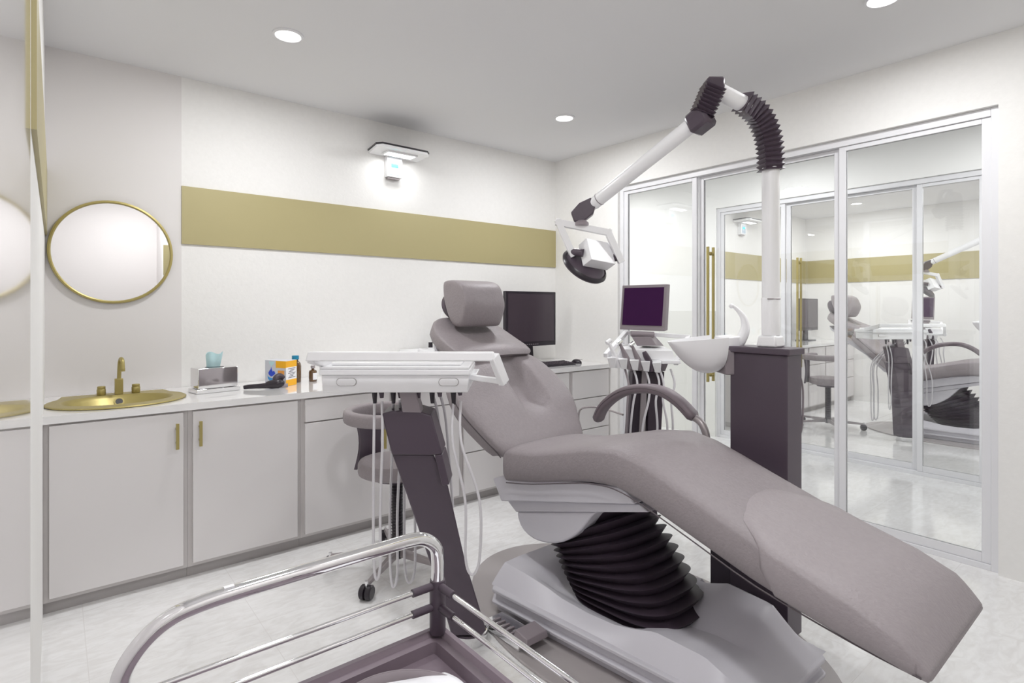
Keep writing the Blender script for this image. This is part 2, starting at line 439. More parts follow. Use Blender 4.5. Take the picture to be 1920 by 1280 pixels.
def counter_items():
    z = .8965
    # tissue box
    r = thing('tissue_box', 'mirror-polished chrome tissue box beside the sink', 'tissue box', (.72, 3.62, z))
    rot = Matrix.Rotation(math.radians(9), 4, 'Z')
    def rb(c, hx, hy, hz): return MB().obox(c, rot @ Vector((1, 0, 0)), rot @ Vector((0, 1, 0)), EZ, hx, hy, hz)
    rb((.722, 3.62, z + .012), .118, .068, .012).build('foot', 'chrome', r, bevel=.002)
    rb((.722, 3.62, z + .083), .108, .060, .058).build('case', 'chrome', r, bevel=.003)
    mb = MB(); mb.loft([[(.722 + .05 * math.cos(t) * 1.0, 3.62 + .016 * math.sin(t), z + .1412 + q) for t in [2 * PI * k / 24 for k in range(24)]] for q in (0, .0012)])
    mb.build('slot', 'black', r)
    rg = []
    for k, (q, sx, sy) in enumerate(((.1425, .036, .009), (.165, .038, .012), (.198, .043, .015), (.222, .045, .017))):
        rg.append([(.716 + sx * math.cos(t) + .002 * k, 3.62 + (sy + .006 * math.sin(5 * t) * k / 3) * math.sin(t), z + q + .008 * math.cos(3 * t) * (k == 3)) for t in [2 * PI * j / 40 for j in range(40)]])
    MB().loft(rg, cap=False).build('tissue', 'tissue', r)
    # black hand tool
    r = thing('curing_light', 'dark glossy handheld tool lying on the worktop before the carton', 'hand tool', (.98, 3.5, z))
    MB().tube([(.868, 3.567, z + .014), (.89, 3.555, z + .017), (.93, 3.53, z + .019), (.99, 3.50, z + .022)], [.011, .013, .014, .018], 14, smooth=4).build('wand', 'black', r)
    MB().tube([(.975, 3.50, z + .026), (1.0, 3.49, z + .028), (1.04, 3.475, z + .032), (1.068, 3.468, z + .026)], [.018, .026, .029, .016], 14, smooth=4).build('body', 'black', r)
    MB().tube([(1.03, 3.49, z + .045), (1.035, 3.50, z + .062), (1.055, 3.50, z + .070), (1.075, 3.495, z + .056)], [.020, .022, .021, .014], 12, smooth=4).build('cradle', 'darker', r)
    MB().tube([(1.055, 3.468, z + .02), (1.088, 3.46, z + .018)], [.014, .012], 12).build('tip', 'mid', r)
    # carton
    r = thing('medicine_carton', 'yellow, white and blue carton standing on the worktop', 'box', (1.10, 3.63, z))
    A = Vector((1.022, 3.691, z)); Bq = Vector((1.10, 3.534, z)); Cq = Vector((1.186, 3.60, z)); Dq = A + (Cq - Bq)
    h = .158; up = Vector((0, 0, h))
    MB().hexa([A, Bq, Cq, Dq, A + up, Bq + up, Cq + up, Dq + up]).build('case', 'carton', r, bevel=.001)
    def patch(P0, P1, u0, u1, v0, v1, m, name, e=.0006, poly=None):
        d = (P1 - P0); n = d.cross(EZ).normalized()
        def pt(u, v, o): return P0 + d * u + Vector((0, 0, h * v)) + n * o
        mb = MB()
        pl = poly or [(u0, v0), (u1, v0), (u1, v1), (u0, v1)]
        mb.loft([[pt(u, v, .0001) for u, v in pl], [pt(u, v, e) for u, v in pl]])
        return mb.build(name, m, r, smooth=False)
    # left (long) face
    patch(A, Bq, .52, 1.0, .72, .99, 'yellow', 'yellow_band')
    patch(A, Bq, 0, .5, 0.0, .06, 'lightblue', 'blue_strip')
    patch(A, Bq, .62, .92, .46, .62, 'orange', 'orange_mark', .0008)
    patch(A, Bq, 0, 0, 0, 0, 'blue', 'ink_plume', .0008, [(.2, .42), (.3, .36), (.42, .42), (.5, .5), (.44, .6), (.37, .56), (.33, .64), (.3, .74), (.27, .64), (.22, .6), (.16, .5)])
    patch(A, Bq, 0, 0, 0, 0, 'lightblue', 'ink_plume', .0007, [(.12, .4), (.18, .34), (.25, .32), (.36, .3), (.4, .24), (.32, .18), (.22, .2), (.14, .28)])
    patch(A, Bq, 0, 0, 0, 0, 'tissue', 'ink_splash', .0007, [(.18, .96), (.46, .96), (.42, .86), (.34, .8), (.31, .74), (.28, .8), (.22, .86)])
    # right face
    patch(Bq, Cq, 0, 1, .74, .99, 'yellow', 'yellow_band')
    patch(Bq, Cq, 0, 1, .01, .26, 'yellow', 'yellow_band')
    patch(Bq, Cq, 0, 1, .26, .74, 'paper', 'white_panel')
    mb = MB()
    d = Cq - Bq; nn = d.cross(EZ).normalized()
    for k in range(7):
        v = .32 + k * .058; a_, b_ = .2 + .08 * (k % 3), .88 - .1 * ((k * 2) % 3)
        P = [Bq + d * a_ + EZ * h * v, Bq + d * b_ + EZ * h * (v + .012), Bq + d * b_ + EZ * h * (v + .034), Bq + d * a_ + EZ * h * (v + .022)]
        mb.loft([[p + nn * .0007 for p in P], [p + nn * .0011 for p in P]])
    mb.build('printed_lines', 'ink', r, smooth=False)
    # bottle behind the carton
    r = thing('amber_bottle', 'tall amber bottle with a blue cap behind the yellow carton', 'bottle', (1.222, 3.72, z))
    MB().lathe([(.03, 0), (.032, .004), (.032, .105), (.028, .125), (.014, .14), (.014, .15)], (1.222, 3.72, z), seg=28).build('glass', 'amber', r)
    MB().lathe([(.022, .15), (.022, .172), (.02, .174)], (1.218, 3.72, z), seg=28).build('cap', 'cyan_cap', r)
    # vial
    r = thing('medicine_vial', 'small amber glass vial with a white label on the worktop', 'vial', (1.325, 3.70, z))
    MB().lathe([(.024, 0), (.026, .003), (.026, .062), (.022, .072), (.009, .078), (.009, .086)], (1.325, 3.70, z), seg=24).build('glass', 'amber', r)
    MB().lathe([(.014, .086), (.014, .102), (.012, .104)], (1.325, 3.70, z), seg=20).build('crimp_cap', 'satin', r)
    mb = MB()
    for a0 in [k * .16 for k in range(10)]:
        t0, t1 = -1.9 + a0, -1.9 + a0 + .16
        rr = .0265
        mb.hexa([(1.325 + rr * math.cos(t0), 3.70 + rr * math.sin(t0), z + .012), (1.325 + rr * math.cos(t1), 3.70 + rr * math.sin(t1), z + .012),
                 (1.325 + (rr - .002) * math.cos(t1), 3.70 + (rr - .002) * math.sin(t1), z + .012), (1.325 + (rr - .002) * math.cos(t0), 3.70 + (rr - .002) * math.sin(t0), z + .012),
                 (1.325 + rr * math.cos(t0), 3.70 + rr * math.sin(t0), z + .056), (1.325 + rr * math.cos(t1), 3.70 + rr * math.sin(t1), z + .056),
                 (1.325 + (rr - .002) * math.cos(t1), 3.70 + (rr - .002) * math.sin(t1), z + .056), (1.325 + (rr - .002) * math.cos(t0), 3.70 + (rr - .002) * math.sin(t0), z + .056)])
    mb.build('label', 'paper', r)
    # white jar at the tray's left edge
    r = thing('white_jar', 'small white lidded jar right of the amber vial', 'jar', (1.43, 3.70, z))
    MB().box(1.395, 1.465, 3.67, 3.73, z, z + .08).build('body', 'white', r, bevel=.006)
    MB().lathe([(.012, 0), (.012, .012), (.008, .018)], (1.43, 3.70, z + .08), seg=16).build('knob', 'satin', r)
    # dispenser box behind chair
    r = thing('supply_box', 'low white box on the worktop left of the chair headrest', 'box', (2.25, 3.80, z))
    MB().box(2.08, 2.42, 3.72, 3.90, z, z + .15).build('case', 'white', r, bevel=.004)
    MB().box(2.07, 2.43, 3.71, 3.91, z + .15, z + .162).build('lid', 'white', r, bevel=.003)
    r = thing('capped_bottle', 'tiny white bottle with a black cap on the low white box', 'bottle', (2.285, 3.80, z + .1625))
    MB().lathe([(.02, 0), (.02, .01), (.016, .013)], (2.285, 3.80, z + .1625), seg=18).build('body', 'white', r)
    MB().lathe([(.017, .013), (.017, .052), (.015, .054)], (2.285, 3.80, z + .1625), seg=18).build('cap', 'black', r)
    r = thing('drinking_glass', 'clear glass standing on the low white box beside the headrest', 'glass', (2.365, 3.80, z + .1625))
    MB().lathe([(.028, 0), (.034, .16), (.032, .16), (.026, .005), (.0005, .005)], (2.365, 3.80, z + .1625), seg=24).build('tumbler', 'cup_glass', r)
    r = thing('toothbrush', 'white toothbrush with a blue grip standing in the clear glass', 'toothbrush', (2.36, 3.80, z + .17))
    MB().tube([(2.355, 3.79, z + .172), (2.365, 3.80, z + .30), (2.380, 3.805, z + .37)], .004, 8).build('handle', 'white', r)
    MB().tube([(2.3685, 3.80, z + .31), (2.376, 3.803, z + .36)], .006, 8).build('grip', 'blue', r)
    MB().tube([(2.380, 3.805, z + .37), (2.386, 3.806, z + .42), (2.40, 3.80, z + .450), (2.418, 3.79, z + .445)], .005, 8, smooth=4).build('brush_head', 'white', r)
    # desk monitor
    r = thing('desk_monitor', 'black desktop monitor on the worktop in the room corner', 'monitor', (3.2, 3.68, z))
    MB().box(2.919, 3.498, 3.65, 3.685, 1.05, 1.525).build('bezel', 'black', r, bevel=.004)
    MB().box(2.945, 3.475, 3.6485, 3.6495, 1.09, 1.503).build('screen', 'screen_dark', r, smooth=False)
    MB().box(3.10, 3.32, 3.6855, 3.73, 1.12, 1.42).build('rear_housing', 'black', r, bevel=.01)
    MB().hexa([(3.14, 3.70, z + .012), (3.28, 3.70, z + .012), (3.28, 3.73, z + .012), (3.14, 3.73, z + .012), (3.16, 3.70, 1.15), (3.26, 3.70, 1.15), (3.26, 3.7295, 1.15), (3.16, 3.7295, 1.15)]).build('neck', 'black', r, bevel=.003)
    MB().box(3.06, 3.36, 3.62, 3.80, z, z + .012).build('foot', 'black', r, bevel=.004)
    mb = MB()
    for k in range(7): mb.box(3.13 + k * .024, 3.143 + k * .024, 3.6485, 3.65, 1.064, 1.07)
    mb.build('button_row', 'mid', r, smooth=False)
    # keyboard, mouse
    kb = MB(); kb.hexa([(3.02, 3.36, z), (3.46, 3.36, z), (3.46, 3.51, z), (3.02, 3.51, z), (3.02, 3.36, z + .012), (3.46, 3.36, z + .012), (3.46, 3.51, z + .026), (3.02, 3.51, z + .026)])
    r = thing('keyboard', 'black keyboard on the worktop in front of the desk monitor', 'keyboard', (3.24, 3.43, z))
    kb.build('case', 'black', r, bevel=.003)
    mb = MB()
    for j in range(5):
        for i in range(14):
            x = 3.035 + i * .0298; y = 3.372 + j * .027; zz = z + .0135 + (y - 3.36) * .0933
            mb.box(x, x + .024, y, y + .021, zz, zz + .004)
    mb.build('keys', 'darker', r, smooth=False)
    mb = MB(); mb.ball((3.56, 3.45, z + .002), .055, (.62, 1, .62))
    bmesh.ops.bisect_plane(mb.bm, geom=mb.bm.verts[:] + mb.bm.edges[:] + mb.bm.faces[:], plane_co=(0, 0, z), plane_no=(0, 0, 1), clear_inner=True)
    r = thing('computer_mouse', 'black computer mouse right of the keyboard', 'mouse', (3.56, 3.45, z))
    mb.build('shell', 'black', r)
    MB().tube([(3.585, 3.405, z + .034), (3.60, 3.43, z + .03), (3.598, 3.46, z + .028)], .0025, 6).build('silver_strip', 'satin', r)

def wall_fixture():
    r = thing('wall_lamp', 'white wall-mounted lamp with a slanted hood and small blue display', 'wall lamp', (2.03, WA, 2.38))
    y0, y1 = 3.705, WA
    z = 2.545
    poly = [(1.83, y1), (1.80, y0 + .04), (1.83, y0), (2.20, y0), (2.235, y0 + .04), (2.245, y1)]
    MB().prism(poly, 'Z', z, z + .022).build('hood', 'white', r, bevel=.004)
    pt = [(1.825, y1 - .001), (1.795, y0 + .038), (1.828, y0 - .004), (2.202, y0 - .004), (2.240, y0 + .038), (2.25, y1 - .001)]
    MB().prism(pt, 'Z', z + .0225, z + .032).build('top_edge', 'black', r)
    MB().box(1.90, 2.15, 3.76, 3.87, z - .012, z - .0005).build('reflector', 'white', r, bevel=.003)
    MB().box(1.915, 2.135, 3.775, 3.855, z - .0135, z - .0122).build('tube_window', 'light_uv', r, smooth=False)
    MB().box(1.962, 2.09, 3.895, WA - .0005, 2.385, z - .0005).build('control_box', 'white', r, bevel=.004)
    MB().box(1.978, 2.070, 3.893, 3.8949, 2.40, 2.505).build('display_panel', 'panel_blue', r, smooth=False)
    MB().box(1.995, 2.053, 3.8915, 3.8929, 2.458, 2.486).build('lcd', 'lcd', r, smooth=False)
    MB().box(1.995, 2.03, 3.8915, 3.8929, 2.444, 2.449).build('display_text', 'paper', r, smooth=False)
    MB().box(1.985, 2.01, 3.8915, 3.8929, 2.408, 2.413).build('display_text', 'paper', r, smooth=False)
    MB().box(1.975, 2.075, 3.91, WA - .0005, 2.372, 2.3848).build('lower_bracket', 'satin', r, bevel=.002)
    L = bpy.data.lights.new('wall_lamp_tube', 'AREA'); L.shape = 'RECTANGLE'; L.size = .22; L.size_y = .08; L.energy = 2.4
    lo = bpy.data.objects.new('wall_lamp_tube', L); COL.objects.link(lo); lo.location = (2.025, 3.815, z - .018)
    return r

# ------------------------------------------------------------------ dental chair
def cush_ring(c, nrm, hw, th, xc, p=6., nx=22, dent=None, crown=0.):
    """rounded slab section: centre c=(y,z) of the section, nrm=(ny,nz) front direction"""
    ny, nz = nrm; pts = []
    us = [math.sin(PI / 2 * (-1 + 2 * k / nx)) for k in range(nx + 1)]
    for u in us:
        t = th / 2 * (1 - abs(u) ** p) ** (1 / p)
        d = dent(u) if dent else 0
        t2 = t + crown * (1 - u * u) - d
        pts.append((xc + hw * u, c[0] + ny * t2, c[1] + nz * t2))
    for u in reversed(us[1:-1]):
        t = -th / 2 * (1 - abs(u) ** p) ** (1 / p)
        pts.append((xc + hw * u, c[0] + ny * t, c[1] + nz * t))
    return pts

def interp(tab, y):
    """tab sorted descending in y"""
    for (a, va), (b, vb) in zip(tab, tab[1:]):
        if a >= y >= b:
            t = (a - y) / (a - b)
            return va + (vb - va) * t
    return tab[0][1] if y > tab[0][0] else tab[-1][1]

def dental_chair():
    XC = 1.90
    r = thing('dental_chair', 'grey leather reclining dental chair on a pearl grey base, nearest the camera', 'dental chair', (XC, 1.5, 0))
    # floor plate
    pl = [(1.97 + .57 * math.cos(t), 1.6 + .88 * math.sin(t)) for t in [2 * PI * k / 96 for k in range(96)]]
    MB().prism(pl, 'Z', .0005, .012).build('floor_plate', 'plate', r, bevel=.003)
    # base plinth with two lips
    def plan(o=0.):
        return [(1.535 - o, 2.03 - .03), (1.565, 2.03 + o), (2.22, 2.03 + o), (2.25 + o, 2.0), (2.19 + o, .90), (2.15, .855 - o), (1.70, .855 - o), (1.655 - o, .90)]
    layers = [(.012, -.02), (.045, -.02), (.052, .012), (.066, .014), (.070, -.008), (.098, -.010), (.104, .012), (.118, .012), (.124, -.006)]
    rings = [[(x, y, z) for x, y in plan(o)] for z, o in layers]
    MB().loft(rings).build('base_plinth', 'pearl', r, bevel=.003, sharp=30)
    # base cover as a shaped shell
    near = [(2.03, .20), (1.9, .192), (1.78, .178), (1.68, .160), (1.55, .153), (1.42, .158), (1.33, .178), (1.24, .205), (1.05, .20), (.93, .15), (.855, .122)]
    far = [(2.03, .20), (1.8, .19), (1.5, .19), (1.3, .23), (1.2, .27), (1.02, .26), (.93, .18), (.855, .122)]
    midt = [(2.03, .205), (1.92, .18), (1.8, .125), (1.35, .123), (1.25, .15), (1.12, .165), (.98, .16), (.855, .122)]
    rings = []
    NS = 36
    ysamp = [2.03 - (2.03 - .856) * k / 44 for k in range(45)]
    for y in ysamp:
        xn = 1.545 + (2.0 - y) * .10; xf = 2.245 - (2.0 - y) * .05
        row = []
        for k in range(NS + 1):
            s_ = k / NS
            n_, f_, m_ = interp(near, y), interp(far, y), interp(midt, y)
            def sm(t): t = max(0, min(1, t)); return t * t * (3 - 2 * t)
            if y < 1.32 and .11 <= s_ < .85:
                if s_ < .47: z = n_ + (m_ - n_) * (s_ - .11) / .36
                else: z = m_ + (f_ - m_) * (s_ - .47) / .38
            elif y < 1.32 and s_ >= .85: z = .122 + (f_ - .122) * ((1 - s_) / .15)
            elif s_ < .11: z = .122 + (n_ - .122) * (s_ / .11) ** .9
            elif s_ < .26: z = n_ + (m_ - n_) * sm((s_ - .11) / .15)
            elif s_ < .6: z = m_
            elif s_ < .9: z = m_ + (f_ - m_) * sm((s_ - .6) / .3)
            else: z = .122 + (f_ - .122) * ((1 - s_) / .1)
            row.append((xn + (xf - xn) * s_, y, z))
        row += [(xf, y, .1205), (xn, y, .1205)]
        rings.append(row)
    MB().loft(rings).build('base_cover', 'pearl', r, sharp=28)
    # bellows
    n_fold = 11
    rings = []
    for k in range(2 * n_fold + 1):
        t = k / (2 * n_fold)
        cy = 1.475 + .255 * t; cz = .135 + .30 * t
        big = k % 2 == 0
        hx, hy = (.210, .285) if big else (.172, .245)
        hy *= 1 - .26 * t; hx *= 1 - .04 * t
        ring = []
        for j in range(56):
            a = 2 * PI * j / 56
            c_, s_ = math.cos(a), math.sin(a)
            x = hx * math.copysign(abs(c_) ** .62, c_); y = hy * math.copysign(abs(s_) ** .62, s_)
            ring.append((XC + .02 + x, cy + y, cz - y * .55 * t + (-.012 if not big else 0)))
        rings.append(ring)
    MB().loft(rings).build('bellows', 'darker', r, sharp=25)
    # seat pan
    MB().prism([(2.17, .548), (2.05, .60), (1.36, .705), (1.31, .655), (2.105, .455)], 'X', 1.655, 2.145).build('seat_pan', 'pearl', r, bevel=.006)
    MB().prism([(2.095, .4545), (1.31, .6495), (1.27, .63), (2.03, .418)], 'X', 1.685, 2.115).build('pan_step', 'pearl', r, bevel=.004)
    arc = [(2.028, .417), (2.022, .39), (2.005, .362), (1.98, .343), (1.948, .332), (1.91, .327), (1.874, .328), (1.82, .336), (1.77, .351), (1.72, .374), (1.679, .401), (1.64, .432), (1.61, .463), (1.58, .50), (1.555, .532), (1.53, .5555)]
    MB().prism(arc, 'X', 1.69, 2.11).build('lift_cover', 'pearl', r, bevel=.01, bseg=3)
    # seat cushion
    bot = [(2.06, .585), (2.04, .562), (1.85, .60), (1.6, .665), (1.49, .688), (1.38, .695), (1.25, .67), (1.04, .605), (.83, .540), (.57, .492), (.41, .474), (.40, .474)]
    top = [(2.06, .705), (2.04, .722), (1.84, .745), (1.69, .785), (1.52, .83), (1.38, .85), (1.27, .83), (1.15, .79), (1.04, .75), (.86, .688), (.72, .642), (.57, .60), (.47, .555), (.43, .515), (.41, .490), (.40, .480)]
    def seat_section(y, grow=0., inset=0., lift=None):
        zt, zb = interp(top, y), interp(bot, y)
        th = zt - zb + 2 * grow
        return cush_ring((y, (zt + zb) / 2), (0, 1), .276 - inset + grow, max(th, .004), XC, 7, crown=.012 * min(1, (zt - zb) / .1))
    ys = []
    for a, b in zip(bot[:-1], bot[1:]): pass
    ys = [2.072, 2.066, 2.056, 2.04, 2.0, 1.95, 1.85, 1.75, 1.69, 1.6, 1.52, 1.45, 1.38, 1.32, 1.27, 1.21, 1.15, 1.1, 1.04, .98, .92, .86, .8, .72, .64, .57, .52, .47, .45, .43, .42, .41, .403]
    rg = []
    for i, y in enumerate(ys):
        ins = {0: .03, 1: .012, 2: .004}.get(i, 0)
        if y < .43: ins = .008 + (.43 - y) * .3
        rg.append(seat_section(min(y, 2.06), inset=ins))
        if i < 3: rg[-1] = [(p[0], y, interp(bot, 2.05) + .075 + (p[2] - interp(bot, 2.05) - .075) * (.75, .93, .98)[i]) for p in rg[-1]]
    MB().loft(rg).build('seat_cushion', 'leather', r, sharp=60)
    # foot cover: a second layer of leather over the leg end, with a curved upper edge
    rg = []
    base = seat_section(.86)
    n = len(base)
    yst = []
    for k in range(n):
        u = (base[k][0] - XC) / .276
        if k <= 22: yst.append(.965 - .13 * abs(u - .05) ** 2.4 - .10 * max(0, u - .3) + .02 * math.exp(-((u + .75) / .12) ** 2))
        else: yst.append(.80 - .03 * u)
    tops = yst[:23]
    for k in range(23, n):
        f = 1
        u = (base[k][0] - XC) / .276
        yst[k] = yst[0] - .035 if u < 0 else yst[22] - .02
    for t in (0, .08, .25, .45, .65, .85, 1.0):
        row = []
        for k in range(n):
            y = yst[k] * (1 - t) + .70 * t
            row.append(seat_section(y, grow=.0008 if t == 0 else .0065)[k])
        rg.append(row)
    for y in (.66, .6, .57, .52, .47, .45, .43, .42, .41):
        rg.append(seat_section(y, grow=.0065, inset=0 if y > .43 else .008 + (.43 - y) * .3))
    rg.append(seat_section(.406, grow=.003, inset=.012))
    MB().loft(rg).build('foot_cover', 'leather_cover', r, sharp=60, label='separate leather cover over the leg end')
    # piping under the cushion edge
    for sx in (-1, 1):
        pts = [(XC + sx * .273, y, interp(bot, y) + .004) for y in (2.03, 1.85, 1.6, 1.49, 1.38, 1.25, 1.04, .83, .57, .42)]
        MB().tube(pts, .0026, 6, smooth=3).build('piping', 'seam', r)
    # lower back cushion
    def back(path, name, hws, ths, dents=None, p=7, crown=.01):
        rg = []
        n = len(path)
        for i, (y, z) in enumerate(path):
            a = path[max(0, i - 1)]; b = path[min(n - 1, i + 1)]
            t = Vector((b[0] - a[0], b[1] - a[1])).normalized()
            nn = (-t.y, t.x)
            th = ths[i]
            c = (y - nn[0] * th / 2, z - nn[1] * th / 2)
            rg.append(cush_ring(c, nn, hws[i], th, XC, p, nx=34, dent=dents[i] if dents else None, crown=crown))
        return MB().loft(rg).build(name, 'leather', r, sharp=60)
    def dn(depth, w=.23, sh=.02):
        return lambda u: depth * math.exp(-((u - .17) / w) ** 8) - .006 * math.exp(-((abs(u - .18) - .45) / .2) ** 2) * (depth > .03)
    path = [(2.040, .680), (2.043, .70), (2.056, .725), (2.085, .755), (2.12, .79), (2.165, .84), (2.21, .885), (2.255, .928), (2.30, .968), (2.35, 1.01), (2.40, 1.05), (2.45, 1.087), (2.485, 1.108), (2.495, 1.112)]
    dep = [0, 0, 0, 0, 0, .006, .055, .078, .078, .072, .06, .045, .02, 0]
    HW = [.258, .270, .284, .302, .322, .35, .37, .378, .374, .362, .345, .322, .296, .275]
    back(path, 'lower_back_cushion', HW, [.07, .09, .10, .105, .11, .115, .115, .115, .115, .11, .11, .105, .095, .07], [dn(d) for d in dep])
    pu = [(2.438, 1.118), (2.444, 1.135), (2.458, 1.150), (2.50, 1.172), (2.56, 1.195), (2.62, 1.220), (2.69, 1.252), (2.75, 1.285), (2.79, 1.308), (2.81, 1.318)]
    du = [lambda u: 0] * 4 + [lambda u: .02 * math.exp(-(u / .5) ** 2)] * 5 + [lambda u: 0]
    back(pu, 'upper_back_cushion', [.235, .252, .257, .262, .264, .262, .255, .235, .20, .165], [.05, .07, .08, .085, .085, .085, .085, .08, .07, .05], du)
    # seams along the near and far side of the back
    for sx in (-1, 1):
        pts = []
        for (y, z), hw in zip(path[1:-1], HW[1:-1]):
            pts.append((XC + sx * (hw + .0005), y + .030, z - .027))
        MB().tube(pts, .0028, 6, smooth=2).build('seam', 'seam', r)
    # back shell behind the cushions
    MB().prism([(2.14, .66), (2.22, .76), (2.34, .90), (2.50, 1.0), (2.72, 1.10), (2.80, 1.17), (2.78, 1.12), (2.58, .96), (2.40, .84), (2.22, .66)], 'X', XC - .20, XC + .20).build('back_shell', 'pearl', r, bevel=.006)
    # headrest
    prof = [(2.805, 1.523), (2.795, 1.434), (2.753, 1.341), (2.708, 1.288), (2.65, 1.272), (2.605, 1.292), (2.567, 1.387), (2.585, 1.46), (2.612, 1.507), (2.66, 1.532), (2.719, 1.542), (2.775, 1.54)]
    cy, cz = 2.69, 1.41
    def prof_ring(x, sc, push):
        out = []
        m = len(prof)
        for i in range(m):
            for k in range(4):
                p0, p1, p2, p3 = [Vector(prof[(i + j) % m]) for j in (-1, 0, 1, 2)]
                t = k / 4
                q = .5 * ((2 * p1) + (p2 - p0) * t + (2 * p0 - 5 * p1 + 4 * p2 - p3) * t * t + (3 * p1 - p0 - 3 * p2 + p3) * t ** 3)
                fr = max(0, (cy - q.x) / .12)
                ctr = math.exp(-((q.y - 1.43) / .05) ** 2)
                out.append((x, cy + (q.x - cy) * sc - fr * (push - .010 * ctr * math.exp(-((x - 1.92) / .04) ** 2)), cz + (q.y - cz) * sc))
        return out
    rg = [prof_ring(x, s_, pu_) for x, s_, pu_ in ((1.768, .80, 0), (1.770, .93, 0), (1.776, .985, 0), (1.79, 1.0, .0), (1.82, 1, .010), (1.86, 1, .018), (1.895, 1, .022), (1.925, 1, .022), (1.96, 1, .020), (2.0, 1, .014), (2.03, 1, .004), (2.045, .985, 0), (2.052, .93, 0), (2.054, .8, 0))]
    MB().loft(rg).build('headrest', 'leather', r, sharp=60)
    MB().lathe([(.0005, 0), (.07, 0), (.085, .02), (.085, .05), (.07, .07), (.0005, .07)], (1.86, 2.845, 1.385), (0, -1, .3), 28).build('headrest_mount', 'dark', r)
    MB().tube([(1.9, 2.86, 1.38), (1.9, 2.82, 1.28), (1.9, 2.76, 1.18)], .022, 12, smooth=3).build('headrest_bar', 'satin', r)
    # armrest on the far side
    pts = [(2.30, 2.07, .765), (2.30, 2.03, .84), (2.30, 1.955, .905), (2.30, 1.87, .95), (2.30, 1.78, .972), (2.30, 1.70, .978), (2.30, 1.62, .965), (2.30, 1.54, .925), (2.30, 1.47, .868)]
    P, _ = catmull([Vector(p) for p in pts], [1] * len(pts), 4)
    rg = []
    for i, p in enumerate(P):
        a = P[max(0, i - 1)]; b = P[min(len(P) - 1, i + 1)]
        t = (b - a).normalized(); nn = Vector((0, -t.z, t.y)) * (1 if t.y < 0 else -1)
        nn = Vector((1, 0, 0)).cross(t).normalized()
        k = 1 if 0 < i < len(P) - 1 else .7
        ring = []
        for j in range(20):
            an = 2 * PI * j / 20; c_, s_ = math.cos(an), math.sin(an)
            ring.append(p + Vector((1, 0, 0)) * .036 * k * math.copysign(abs(c_) ** .7, c_) + nn * .024 * k * math.copysign(abs(s_) ** .7, s_))
        rg.append(ring)
    MB().loft(rg).build('armrest_pad', 'leather_dark', r, sharp=50)
    MB().tube([p + Vector((-.0365, 0, .004)) for p in P[2:-2]], .0018, 6).build('armrest_seam', 'seam', r)
    MB().tube([(2.30, 1.48, .875), (2.30, 1.435, .85), (2.30, 1.41, .79), (2.29, 1.42, .71), (2.24, 1.47, .655), (2.13, 1.50, .63)], .017, 12, smooth=5).build('armrest_support', 'satin', r)
    return r

